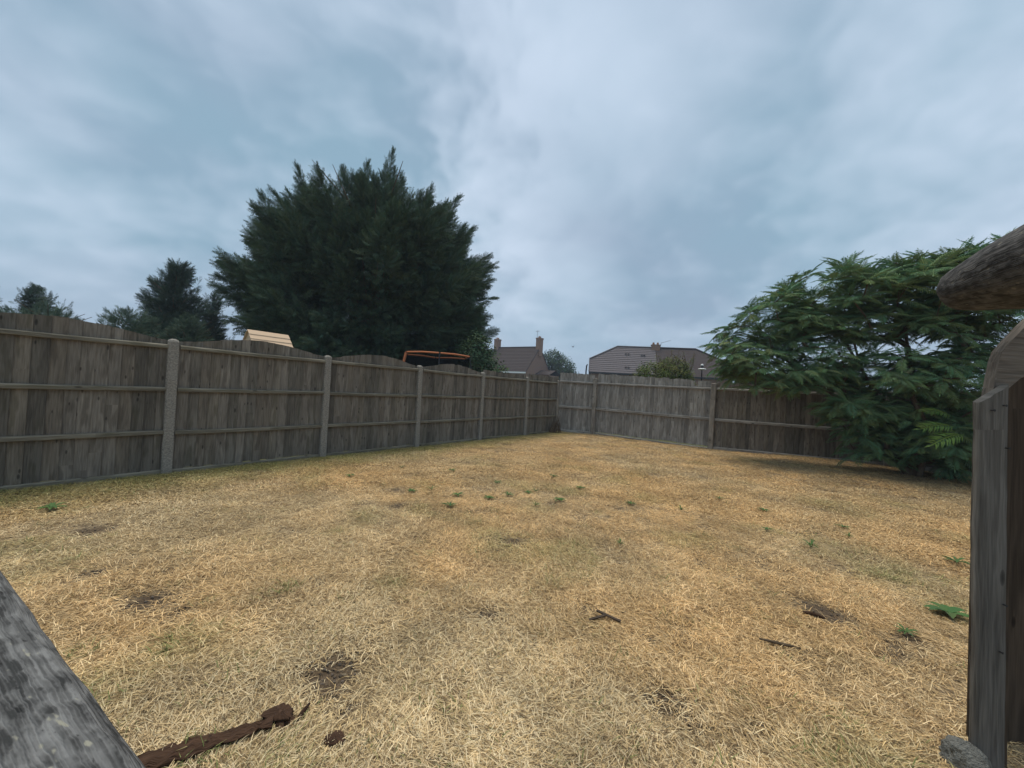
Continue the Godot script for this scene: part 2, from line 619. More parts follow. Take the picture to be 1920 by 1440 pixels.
func make_ground() -> void:
	var xs := []
	var zs := []
	for v in [-900.0, -400.0, -200.0, -100.0, -60.0, -40.0, -28.0, -20.0, -15.0, -12.0]:
		xs.append(v)
	for k in 231:
		xs.append(-10.0 + k * 0.1)
	for v in [14.0, 17.0, 22.0, 30.0, 45.0, 70.0, 120.0, 250.0, 500.0, 900.0]:
		xs.append(v)
	for v in [-900.0, -400.0, -200.0, -120.0, -80.0, -60.0, -45.0, -35.0, -28.0, -22.0, -18.0]:
		zs.append(v)
	for k in 171:
		zs.append(-16.0 + k * 0.1)
	for v in [2.0, 4.0, 8.0, 20.0, 60.0, 200.0, 900.0]:
		zs.append(v)
	var s := Shape.new()
	for z in zs:
		for x in xs:
			var y := ground_at(x, z)
			s.v.append(Vector3(x, y, z))
			var e := 0.06
			s.n.append(Vector3(ground_at(x - e, z) - ground_at(x + e, z), 2.0 * e, ground_at(x, z - e) - ground_at(x, z + e)).normalized())
			s.u.append(Vector2(x, z))
			var cc := Color.WHITE
			if off_left(Vector3(x, 0, z)) < -0.05 or off_back(Vector3(x, 0, z)) < -0.05:
				cc = Color(0.30, 0.42, 0.26)
			else:
				cc = cc.lerp(Color(0.30, 0.28, 0.30), bare(x, z))
			s.c.append(cc)
	var w := xs.size()
	for j in zs.size() - 1:
		for k in w - 1:
			var a := j * w + k
			s.i.append_array([a, a + 1, a + w, a + 1, a + w + 1, a + w])
	part("ground", s.mesh(), mats.soil, self, "structure")


# ------------------------------------------------------------------ fences
func board_mesh(w: float, y0: float, top_a: float, top_b: float, thick: float, tilt: float, lean := 0.0) -> ArrayMesh:
	var s := Shape.new()
	var uo := Vector2(rng.randf(), rng.randf())
	var us := Vector2(1.0 / 0.62, 1.0 / 1.9)
	var a := -w / 2
	var b := w / 2
	var za := -sin(tilt) * w / 2
	var zb := sin(tilt) * w / 2
	var f := 0.003
	var p := func(x: float, y: float, z: float) -> Vector3: return Vector3(x + lean * y, y, z)
	var t := func(x: float, y: float) -> Vector2: return uo + Vector2(x * us.x, y * us.y)
	# front with chamfered long edges, sides, back, top
	s.quad(p.call(a + f, y0, za), p.call(b - f, y0, zb), p.call(b - f, top_b, zb), p.call(a + f, top_a, za), t.call(a, y0), t.call(b, y0), t.call(b, top_b), t.call(a, top_a))
	s.quad(p.call(a, y0, za - f), p.call(a + f, y0, za), p.call(a + f, top_a, za), p.call(a, top_a, za - f), t.call(a - f, y0), t.call(a, y0), t.call(a, top_a), t.call(a - f, top_a))
	s.quad(p.call(b - f, y0, zb), p.call(b, y0, zb - f), p.call(b, top_b, zb - f), p.call(b - f, top_b, zb), t.call(b, y0), t.call(b + f, y0), t.call(b + f, top_b), t.call(b, top_b))
	s.quad(p.call(a, y0, za - thick), p.call(a, y0, za - f), p.call(a, top_a, za - f), p.call(a, top_a, za - thick), t.call(a - thick, y0), t.call(a, y0), t.call(a, top_a), t.call(a - thick, top_a))
	s.quad(p.call(b, y0, zb - f), p.call(b, y0, zb - thick * 0.6), p.call(b, top_b, zb - thick * 0.6), p.call(b, top_b, zb - f), t.call(b, y0), t.call(b + thick, y0), t.call(b + thick, top_b), t.call(b, top_b))
	s.quad(p.call(b, y0, zb - thick * 0.6), p.call(a, y0, za - thick), p.call(a, top_a, za - thick), p.call(b, top_b, zb - thick * 0.6), t.call(b, y0), t.call(a, y0), t.call(a, top_a), t.call(b, top_b))
	s.quad(p.call(a, top_a, za - f), p.call(b, top_b, zb - f), p.call(b, top_b, zb - thick * 0.6), p.call(a, top_a, za - thick), t.call(a, top_a), t.call(b, top_b), t.call(b, top_b + thick), t.call(a, top_a + thick))
	return s.mesh()


func rail_mesh(length: float, y0a: float, y0b: float, high: float, z0: float, z1: float) -> ArrayMesh:
	# a long bar with a weathered slope on its upper edge and a slight sag
	var s := Shape.new()
	var rings := []
	var uo := Vector2(rng.randf(), rng.randf())
	var steps := 8
	for k in steps + 1:
		var x := length * k / steps
		var y := lerpf(y0a, y0b, float(k) / steps) + sin(PI * k / steps) * -0.006 + rng.randf_range(-0.002, 0.002)
		var zj := rng.randf_range(-0.002, 0.002)
		rings.append([Vector3(x, y, z0), Vector3(x, y + high, z0), Vector3(x, y + high - 0.004, z1 + zj - 0.01), Vector3(x, y + high - 0.014, z1 + zj), Vector3(x, y + 0.006, z1 + zj), Vector3(x, y, z1 + zj - 0.006)])
	var m: int = 6
	var around := [0.0, 0.05, 0.11, 0.13, 0.2, 0.22, 0.3]
	for r in steps:
		for k in m:
			var k2 := (k + 1) % m
			var v0: float = uo.y + length * r / steps / 1.9
			var v1: float = uo.y + length * (r + 1) / steps / 1.9
			s.quad(rings[r][k], rings[r + 1][k], rings[r + 1][k2], rings[r][k2], uo + Vector2(around[k], 0) + Vector2(0, v0), uo + Vector2(around[k], v1), uo + Vector2(around[k + 1], v1), uo + Vector2(around[k + 1], v0))
	for e in [0, steps]:
		for k in range(1, m - 1):
			if e == 0:
				s.tri(rings[e][0], rings[e][k], rings[e][k + 1])
			else:
				s.tri(rings[e][0], rings[e][k + 1], rings[e][k])
	return s.mesh()


func post_mesh(w: float, d: float, high: float, cap: float, us := Vector2(1.6, 0.52), rough := 0.002) -> ArrayMesh:
	var s := Shape.new()
	var rings := []
	var c := 0.012
	var steps := 12
	var shape := func(y: float, k: float, j: float) -> Array:
		var x := w / 2 * k
		var z := d / 2 * k
		var q := c * k
		var out := []
		for p in [[-x + q, z], [x - q, z], [x, z - q], [x, -z + q], [x - q, -z], [-x + q, -z], [-x, -z + q], [-x, z - q]]:
			out.append(Vector3(p[0] + rng.randf_range(-j, j), y, p[1] + rng.randf_range(-j, j)))
		return out
	for k in steps + 1:
		rings.append(shape.call(-0.25 + (high - cap + 0.25) * k / steps, 1.0, rough))
	rings.append(shape.call(high - cap * 0.45, 0.8, rough))
	rings.append(shape.call(high, 0.35, rough * 0.5))
	var uo := Vector2(rng.randf(), rng.randf())
	for r in rings.size() - 1:
		for k in 8:
			var k2 := (k + 1) % 8
			var a: float = k / 8.0 * 0.4 * us.x
			var b: float = (k + 1) / 8.0 * 0.4 * us.x
			s.quad(rings[r][k], rings[r][k2], rings[r + 1][k2], rings[r + 1][k], uo + Vector2(a, rings[r][k].y * us.y), uo + Vector2(b, rings[r][k].y * us.y), uo + Vector2(b, rings[r + 1][k].y * us.y), uo + Vector2(a, rings[r + 1][k].y * us.y))
	var top: Array = rings[-1]
	for k in range(1, 7):
		s.tri(top[0], top[k], top[k + 1])
	return s.mesh()


func make_left_fence() -> void:
	var first := 1.314
	var bay := 1.943
	var words := [
		["weathered bow-topped panel cut by the frame edge, at the left end of the fence", "arched"],
		["dark knotty bow-topped panel in front of the light wooden playhouse roof", "arched"],
		["weathered bow-topped panel below the huge conifer, between its second and third concrete posts", "arched"],
		["bow-topped panel directly in front of the orange-rimmed trampoline", "arched"],
		["narrow-looking straight-topped panel just past the trampoline, below the leafy bush", "straight"],
		["straight-topped fence panel running into the far corner of the lawn", "straight"],
	]
	var posts := [
		"thick grey concrete post with worn cap, nearest and tallest-looking in the row",
		"second concrete fence post from the camera, right of the playhouse roof",
		"concrete fence post just left of the trampoline's orange rim",
		"thin-looking concrete post just past the trampoline",
		"fifth concrete post along, one panel short of the corner post",
	]
	for i in 6:
		var s0 := first + bay * (i - 1) + 0.05
		var length := bay - 0.10
		if i == 5:
			length = 10.86 - s0
		var t := thing("fence_bay", "%s" % words[i][0], "fence panel", LEFT_AT + LEFT_ALONG * s0, LEFT_TURN, "panels of the left fence")
		var x := 0.0
		while x < length - 0.03:
			var w := minf(rng.randf_range(0.098, 0.122), length - x)
			var mid := x + w / 2
			var top := func(q: float) -> float:
				if i >= 4:
					return 1.725 if i == 4 else 1.765
				var e := clampf(q / length, 0, 1)
				return 1.645 + 0.132 * pow(sin(PI * e), 1.25)
			var j := rng.randf_range(-0.006, 0.006) if i < 4 else rng.randf_range(-0.022, 0.012)
			var m := board_mesh(w + 0.014, 0.045 + rng.randf_range(0, 0.015), top.call(mid - w / 2) + j, top.call(mid + w / 2) + j, 0.012, deg_to_rad(rng.randf_range(4.0, 8.0)), rng.randf_range(-0.003, 0.003))
			var o := part("board", m, mats["left_board_%d" % rng.randi_range(0, 5)], t)
			o.position = Vector3(mid, 0, rng.randf_range(-0.003, 0.002))
			x += w
		for y in [1.545, 1.025, 0.49]:
			part("rail", rail_mesh(length, y + rng.randf_range(-0.006, 0.006), y + rng.randf_range(-0.006, 0.012), 0.052, 0.007, 0.05), mats.left_rail, t)
		var g := part("gravel_board", rail_mesh(length, -0.06, -0.06, 0.115 if i else 0.12, -0.012, 0.018), mats.left_rail, t)
		g.position.y = 0.0
	for i in 5:
		var o := part("fence_post", post_mesh(0.105, 0.105, 1.672, 0.035, Vector2(1.6, 0.52), 0.0035), mats.concrete, self)
		o.position = LEFT_AT + LEFT_ALONG * (first + bay * i) + Vector3(0.8024, 0, 0.5968) * 0.005
		o.rotation = Vector3(0, LEFT_TURN, deg_to_rad([0.6, 0.3, 1.0, 0.0, 0.6][i]))
		tag(o, posts[i], "fence post", "concrete posts of the left fence")


func back_panel(at: Vector3, turn: float, length: float, words: String, tops: Callable, light: bool, rails: Array, gap_at := -1.0) -> Node3D:
	var t := thing("fence_bay", words, "fence panel", at, turn, "bays of the back fence")
	var x := 0.0
	while x < length - 0.03:
		var w := minf(rng.randf_range(0.088, 0.112), length - x)
		var mid := x + w / 2
		var top: float = tops.call(mid) + rng.randf_range(-0.02, 0.014)
		if gap_at > 0 and absf(mid - gap_at) < 0.05:
			top = 1.68
		var slope := rng.randf_range(-0.012, 0.012)
		var split := rng.randf() < 0.06
		var m := board_mesh(w + (0.012 if not split else -0.006), 0.06 + rng.randf_range(0, 0.02), top - slope, top + slope, 0.012, deg_to_rad(rng.randf_range(2.0, 5.5)), rng.randf_range(-0.006, 0.006))
		var k := rng.randi_range(0, 5)
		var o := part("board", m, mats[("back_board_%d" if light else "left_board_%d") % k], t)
		o.position = Vector3(mid, 0, rng.randf_range(-0.005, 0.003))
		x += w
	for r in rails:
		part("rail", rail_mesh(length, r[0], r[1], r[2], 0.009, 0.068), mats.back_rail, t)
	return t


func make_back_fence() -> void:
	var corner := LEFT_AT + LEFT_ALONG * 10.90
	var r1 := BACK_AT + BACK_ALONG * -5.22
	var way := r1 - corner
	var turn := -atan2(way.z, way.x)
	back_panel(corner + way.normalized() * 0.05, turn, way.length() - 0.1, "short silvery bay of the back fence in the far corner, between two posts", func(x: float) -> float: return 1.92, true, [[1.62, 1.61, 0.06], [0.80, 0.79, 0.075], [0.03, 0.0, 0.075]])
	back_panel(r1 + BACK_ALONG * 0.05, BACK_TURN, 3.30, "long silvery bay of the back fence with ragged tops, below the grey tiled roof", func(x: float) -> float: return 1.95 - 0.035 * x, true, [[1.615, 1.60, 0.055], [0.79, 0.77, 0.075], [0.0, -0.03, 0.07]], 2.92)
	var r2 := BACK_AT + BACK_ALONG * -1.816
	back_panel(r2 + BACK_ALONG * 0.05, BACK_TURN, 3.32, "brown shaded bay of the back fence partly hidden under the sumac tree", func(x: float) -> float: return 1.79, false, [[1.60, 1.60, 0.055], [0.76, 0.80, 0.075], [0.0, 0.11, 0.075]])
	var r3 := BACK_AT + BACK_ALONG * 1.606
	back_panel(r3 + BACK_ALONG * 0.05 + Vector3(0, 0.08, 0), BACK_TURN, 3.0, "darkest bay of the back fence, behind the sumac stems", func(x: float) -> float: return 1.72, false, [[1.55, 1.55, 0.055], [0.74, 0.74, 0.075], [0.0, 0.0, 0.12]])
	var words := ["timber corner post where the left fence meets the back fence", "timber post between the short corner bay and the long silvery bay", "brown timber post at the left edge of the sumac foliage", "timber fence post in the dark beneath the sumac tree"]
	var spots := [corner, r1, r2, r3]
	for k in 4:
		var o := part("timber_fence_post", post_mesh(0.125, 0.11, [1.66, 1.80, 1.77, 1.72][k], 0.012), mats.timber_post, self)
		o.position = spots[k] + Vector3(-0.5968, 0, 0.8024) * 0.055
		o.rotation = Vector3(0, BACK_TURN, deg_to_rad([0.0, 0.3, -0.4, 0.0][k]))
		tag(o, words[k], "fence post", "timber posts of the back fence")


# ------------------------------------------------------------------ houses
func make_houses() -> void:
	# house with brick gable and two chimneys; local x runs along the ridge, z towards the garden
	var t := thing("brick_house", "brick house with brown roof, plain gable and a chimney at each end", "house", Vector3(0.6, 0, -68.0), deg_to_rad(-34.0))
	var L := 4.6
	var D := 4.0
	var eave := 4.55
	var ridge := 8.7
	var s := Shape.new()
	s.box(Vector3(-L, 0, -D), Vector3(L, eave, D))
	for e in [-1.0, 1.0]:
		var x: float = L * e
		if e > 0:
			s.tri(Vector3(x, eave, D), Vector3(x, eave, -D), Vector3(x, ridge - 0.12, 0))
		else:
			s.tri(Vector3(x, eave, -D), Vector3(x, eave, D), Vector3(x, ridge - 0.12, 0))
	part("wall", s.mesh(), mats.brick, t)
	var roof := Shape.new()
	var over := 0.3
	var drop := over * (ridge - eave) / D
	for e in [-1.0, 1.0]:
		var rows := 16
		for k in rows:
			var a := float(k) / rows
			var b := float(k + 1) / rows
			var lift := 0.05
			var y0 := lerpf(ridge, eave - drop, a)
			var y1 := lerpf(ridge, eave - drop, b)
			var z0: float = (D + over) * a * e
			var z1: float = (D + over) * b * e
			var p := [Vector3(-L - 0.1, y0, z0), Vector3(L + 0.1, y0, z0), Vector3(L + 0.1, y1 + lift, z1), Vector3(-L - 0.1, y1 + lift, z1)]
			if e > 0:
				roof.quad(p[3], p[2], p[1], p[0])
				roof.quad(p[3] - Vector3(0, lift + 0.12, 0), p[2] - Vector3(0, lift + 0.12, 0), p[2], p[3])
			else:
				roof.quad(p[2], p[3], p[0], p[1])
				roof.quad(p[2] - Vector3(0, lift + 0.12, 0), p[3] - Vector3(0, lift + 0.12, 0), p[3], p[2])
			for x in [-L - 0.1, L + 0.1]:
				var q := [Vector3(x, y0, z0), Vector3(x, y1 + lift, z1), Vector3(x, y1 - 0.14, z1), Vector3(x, y0 - 0.14, z0)]
				if (x > 0) == (e > 0):
					roof.quad(q[0], q[3], q[2], q[1])
				else:
					roof.quad(q[0], q[1], q[2], q[3])
	var ro := part("roof", roof.mesh(), mats.brown_tile, t)
	var rt := Shape.new()
	rt.tube([Vector3(-L, ridge + 0.02, 0), Vector3(L, ridge + 0.02, 0)], [0.12, 0.12], 8)
	part("ridge_tile", rt.mesh(), mats.brown_tile, ro)
	for e in [-1.0, 1.0]:
		var c := Shape.new()
		var cx: float = e * (L - 0.15)
		c.box(Vector3(cx - 0.42, ridge - 1.6, -0.5), Vector3(cx + 0.42, ridge + 1.35, 0.5))
		c.box(Vector3(cx - 0.48, ridge + 1.35, -0.56), Vector3(cx + 0.48, ridge + 1.55, 0.56))
		var ch := part("chimney", c.mesh(), mats.brick, t)
		var pot := Shape.new()
		for q in [-0.22, 0.22]:
			pot.tube([Vector3(cx, ridge + 1.55, q), Vector3(cx, ridge + 1.85, q)], [0.14, 0.11], 8)
		part("chimney_pot", pot.mesh(), mats.terracotta, ch)
		var ae := Shape.new()
		ae.tube([Vector3(cx - 0.5, ridge + 0.6, 0), Vector3(cx - 0.5, ridge + 2.9, 0)], [0.035, 0.035], 5)
		ae.tube([Vector3(cx - 0.9, ridge + 2.75, 0.0), Vector3(cx - 0.1, ridge + 2.75, 0.0)], [0.025, 0.025], 4)
		for q in 4:
			ae.tube([Vector3(cx - 0.8 + q * 0.2, ridge + 2.75, -0.22), Vector3(cx - 0.8 + q * 0.2, ridge + 2.75, 0.22)], [0.015, 0.015], 4)
		part("aerial", ae.mesh(), mats.steel, ch)
	var gu := Shape.new()
	gu.box(Vector3(-L - 0.1, eave - drop - 0.32, D + over), Vector3(L + 0.1, eave - drop - 0.06, D + over + 0.12))
	part("gutter", gu.mesh(), mats.white_paint, t)
	for x in [-2.4, 1.8]:
		var wf := Shape.new()
		wf.box(Vector3(x - 0.75, 2.4, D + 0.005), Vector3(x + 0.75, 3.7, D + 0.06))
		var w := part("window", wf.mesh(), mats.white_paint, t)
		var wp := Shape.new()
		wp.box(Vector3(x - 0.66, 2.49, D + 0.06), Vector3(x - 0.03, 3.61, D + 0.066))
		wp.box(Vector3(x + 0.03, 2.49, D + 0.06), Vector3(x + 0.66, 3.61, D + 0.066))
		part("pane", wp.mesh(), mats.glass, w)
	var an := Shape.new()
	an.box(Vector3(L + 0.01, 0, -2.5), Vector3(L + 2.6, 3.9, 1.0))
	an.quad(Vector3(L + 0.01, 4.7, -0.7), Vector3(L + 0.01, 3.9, 1.3), Vector3(L + 2.8, 3.9, 1.3), Vector3(L + 2.8, 4.7, -0.7))
	part("lean_to", an.mesh(), mats.brick, t)
	var ar := Shape.new()
	ar.quad(Vector3(L + 0.02, 4.0, 1.3), Vector3(L + 2.9, 4.0, 1.3), Vector3(L + 2.9, 4.8, -0.7), Vector3(L + 0.02, 4.8, -0.7))
	ar.quad(Vector3(L + 2.9, 4.0, -2.8), Vector3(L + 0.02, 4.0, -2.8), Vector3(L + 0.02, 4.8, -0.7), Vector3(L + 2.9, 4.8, -0.7))
	part("lean_to_roof", ar.mesh(), mats.brown_tile, t)

	# semi-detached house with half-hipped roof: newer grey tiles on one half, old brown ones on the other
	var base := Vector3(18.2, 0, -49.3)
	var h := thing("semi_detached_house", "wide house with half-hipped roof, grey tiles on one half and dark tiles on the other", "house", base, -atan2(1.9, 9.45))
	var R := 4.8          # half ridge
	var E := 8.25         # half eaves
	var run := 4.2
	var ytop := 7.62
	var yeave := 3.95
	var yhip := 5.66
	var zhip := run * (ytop - yhip) / (ytop - yeave)
	var wl := Shape.new()
	wl.box(Vector3(-E + 0.3, 0, -run + 0.4), Vector3(E - 0.3, yeave - 0.02, run - 0.4))
	for e in [-1.0, 1.0]:
		var x: float = (E - 0.3) * e
		var q := [Vector3(x, yeave, run - 0.4), Vector3(x, yeave, -run + 0.4), Vector3(x, yhip - 0.1, -zhip), Vector3(x, yhip - 0.1, zhip)]
		if e > 0:
			wl.quad(q[0], q[1], q[2], q[3])
		else:
			wl.quad(q[1], q[0], q[3], q[2])
	part("wall", wl.mesh(), mats.brick, h)
	# roof edge at drop share f on side e
	var edge := func(f: float) -> float:
		var fh := (ytop - yhip) / (ytop - yeave)
		return lerpf(R, E, f / fh) if f < fh else E
	var split := -0.15
	for half in [-1.0, 1.0]:
		var rows := 14 if half < 0 else 18
		for k in rows:
			var a := float(k) / rows
			var b := float(k + 1) / rows
			var lift := 0.06 if half < 0 else 0.012
			for side in [1.0, -1.0]:
				var tl := Shape.new()
				var p0 := Vector3(split, lerpf(ytop, yeave, a), run * a * side)
				var p1 := Vector3(edge.call(a) * half, p0.y, p0.z)
				var q0 := Vector3(split, lerpf(ytop, yeave, b) + lift, run * b * side)
				var q1 := Vector3(edge.call(b) * half, q0.y, q0.z)
				var dn := Vector3(0, lift + 0.03, 0)
				if half * side > 0:
					tl.quad(q0, q1, p1, p0)
					tl.quad(q0 - dn, q1 - dn, q1, q0)
				else:
					tl.quad(q1, q0, p0, p1)
					tl.quad(q1 - dn, q0 - dn, q0, q1)
				part("tile_course", tl.mesh(), mats.grey_tile if half < 0 else mats.dark_tile, h)
		var hip := Shape.new()
		var hx: float = half
		if hx < 0:
			hip.quad(Vector3(-E, yhip, -zhip), Vector3(-E, yhip, zhip), Vector3(-R, ytop, 0.01), Vector3(-R, ytop, -0.01))
		else:
			hip.quad(Vector3(E, yhip, zhip), Vector3(E, yhip, -zhip), Vector3(R, ytop, -0.01), Vector3(R, ytop, 0.01))
		part("hip", hip.mesh(), mats.grey_tile if half < 0 else mats.dark_tile, h)
		var cap := Shape.new()
		for side in [1.0, -1.0]:
			cap.tube([Vector3(R * half, ytop + 0.05, 0), Vector3(E * half, yhip + 0.07, zhip * side)], [0.11, 0.11], 6)
			cap.tube([Vector3(E * half, yhip + 0.05, zhip * side), Vector3(E * half, yeave + 0.05, run * side)], [0.07, 0.07], 6)
		cap.tube([Vector3(split, ytop + 0.06, 0), Vector3(R * half, ytop + 0.06, 0)], [0.12, 0.12], 6)
		part("ridge_tile", cap.mesh(), mats.grey_tile if half < 0 else mats.dark_tile, h)
	for v in [[-3.9, 0.30], [-2.0, 0.33], [-4.0, 0.80], [-1.9, 0.84]]:
		var vt := Shape.new()
		for q in 2:
			var y := lerpf(ytop, yeave, v[1]) + 0.05
			var z: float = run * v[1]
			vt.box(Vector3(v[0] + q * 0.32, y, z), Vector3(v[0] + q * 0.32 + 0.22, y + 0.09, z + 0.2))
		part("roof_vent", vt.mesh(), mats.dark_metal, h)
	var gt := Shape.new()
	gt.box(Vector3(-E, yeave - 0.2, run), Vector3(E, yeave - 0.04, run + 0.11))
	part("gutter", gt.mesh(), mats.dark_metal, h)
	var cs := Shape.new()
	cs.box(Vector3(-0.55, ytop - 1.0, -0.4), Vector3(0.45, ytop + 0.32, 0.4))
	cs.box(Vector3(-0.6, ytop + 0.32, -0.45), Vector3(0.5, ytop + 0.42, 0.45))
	var c2 := part("chimney", cs.mesh(), mats.brick, h)
	var pots := Shape.new()
	for q in [-0.32, 0.2]:
		pots.tube([Vector3(q, ytop + 0.42, 0), Vector3(q, ytop + 0.72, 0)], [0.15, 0.12], 8)
	part("chimney_pot", pots.mesh(), mats.terracotta, c2)
	var a2 := Shape.new()
	a2.tube([Vector3(0.5, ytop - 0.1, 0), Vector3(0.62, ytop + 0.75, 0)], [0.03, 0.03], 5)
	a2.tube([Vector3(0.6, ytop + 0.7, 0), Vector3(1.75, ytop + 1.05, 0.0)], [0.025, 0.025], 4)
	for q in 5:
		a2.tube([Vector3(0.8 + q * 0.2, ytop + 0.76 + q * 0.06, -0.2), Vector3(0.8 + q * 0.2, ytop + 0.76 + q * 0.06, 0.2)], [0.014, 0.014], 4)
	part("aerial", a2.mesh(), mats.steel, c2)
	for x in [-6.0, -2.6, 2.4, 5.6]:
		var wf := Shape.new()
		wf.box(Vector3(x - 0.8, 1.4, run - 0.395), Vector3(x + 0.8, 2.7, run - 0.34))
		var w := part("window", wf.mesh(), mats.white_paint, h)
		var wp := Shape.new()
		wp.box(Vector3(x - 0.7, 1.5, run - 0.34), Vector3(x - 0.03, 2.6, run - 0.334))
		wp.box(Vector3(x + 0.03, 1.5, run - 0.34), Vector3(x + 0.7, 2.6, run - 0.334))
		part("pane", wp.mesh(), mats.glass, w)

	# low felt-roofed shed just over the back fence
	var sh := thing("garden_shed", "low shed with dark flat felt roof just behind the brown bay of the back fence", "shed", Vector3(9.2, 0, -12.9), deg_to_rad(-30.0))
	var sb := Shape.new()
	sb.box(Vector3(-1.5, 0, -1.0), Vector3(1.7, 2.1, 1.0), Transform3D(), Vector2.ZERO, Vector2(1.6, 0.52))
	part("wall", sb.mesh(), mats.dark_board, sh)
	var sr := Shape.new()
	sr.box(Vector3(-1.65, 2.1, -1.15), Vector3(1.85, 2.26, 1.15))
	part("roof", sr.mesh(), mats.felt, sh)


# ------------------------------------------------------------------ trees
func leaf_tint(spread := 0.25, warm := 0.12) -> Color:
	var s := 1.0 + rng.randf_range(-spread, spread)
	var w := rng.randf_range(-warm, warm)
	return Color(s * (1.0 + w * 1.3), s, s * (1.0 - w))


# a flat feathery spray, one metre long along y, made of narrow pointed twigs
func frond_mesh(pairs: int, width: float, twig: float, seed_: int) -> ArrayMesh:
	var r := RandomNumberGenerator.new()
	r.seed = seed_
	var s := Shape.new()
	var kite := func(a: Vector3, b: Vector3, w: float) -> void:
		var d := b - a
		var side := Vector3(d.y, -d.x, 0).normalized() * w
		side.z = r.randf_range(-0.6, 0.6) * w
		var q := a + d * 0.4
		s.tint = Color(r.randf_range(0.75, 1.25), r.randf_range(0.8, 1.2), r.randf_range(0.75, 1.2))
		s.tri(a, q + side, b)
		s.tri(a, b, q - side)
	var bow := func(y: float) -> Vector3: return Vector3(0.05 * sin(y * 3.0), y, -0.10 * y * y)
	for k in 4:
		kite.call(bow.call(k * 0.25), bow.call(k * 0.25 + 0.27), twig)
	for k in pairs:
		for e in [-1.0, 1.0]:
			var y: float = 0.06 + 0.84 * (k + 0.5 * (e * 0.5 + 0.5)) / pairs
			var reach: float = width * (0.35 + 0.65 * sin(PI * pow(y, 0.7))) * r.randf_range(0.7, 1.15)
			var a: Vector3 = bow.call(y)
			var b := a + Vector3(e * reach, reach * r.randf_range(0.7, 1.2), r.randf_range(-0.12, 0.05))
			kite.call(a, b, twig * 1.1)
			var m := a.lerp(b, 0.5)
			kite.call(m, m + Vector3(e * reach * 0.1, reach * 0.5, r.randf_range(-0.08, 0.04)), twig * 0.8)
			kite.call(m, m + Vector3(e * reach * 0.55, reach * 0.1, r.randf_range(-0.08, 0.04)), twig * 0.8)
	return s.mesh()


func facing(at: Vector3, along: Vector3, size: float, roll := 999.0) -> Transform3D:
	var y := along.normalized()
	var x := y.cross(Vector3(rng.randf_range(-1, 1), rng.randf_range(-1, 1), rng.randf_range(-1, 1))).normalized()
	if roll < 900.0:
		x = y.cross(Vector3.UP)
		if x.length() < 0.05:
			x = Vector3.RIGHT
		x = x.normalized().rotated(y, roll)
	var z := x.cross(y)
	return Transform3D(Basis(x * size, y * size, z * size), at)


func plume(into: Array, base: Vector3, tip: Vector3, spread: float, count: int, size: float) -> void:
	var axis := (tip - base)
	var d := axis.normalized()
	var side := d.cross(Vector3.UP if absf(d.y) < 0.9 else Vector3.RIGHT).normalized()
	for k in count:
		var u := pow((k + rng.randf()) / count, 0.85)
		var a := rng.randf() * TAU
		var out := side.rotated(d, a)
		var wide := spread * (1.0 - u) + 0.06
		var at := base + axis * u + out * wide * rng.randf_range(0.05, 0.45)
		var way := d * (0.55 + 0.7 * u) + out * (1.0 - 0.75 * u) + Vector3(0, -0.22, 0)
		into.append(facing(at, way, size * (0.55 + 0.65 * (1.0 - u)) * rng.randf_range(0.8, 1.2)))
	into.append(facing(tip - d * size * 0.6, d, size * 0.75))


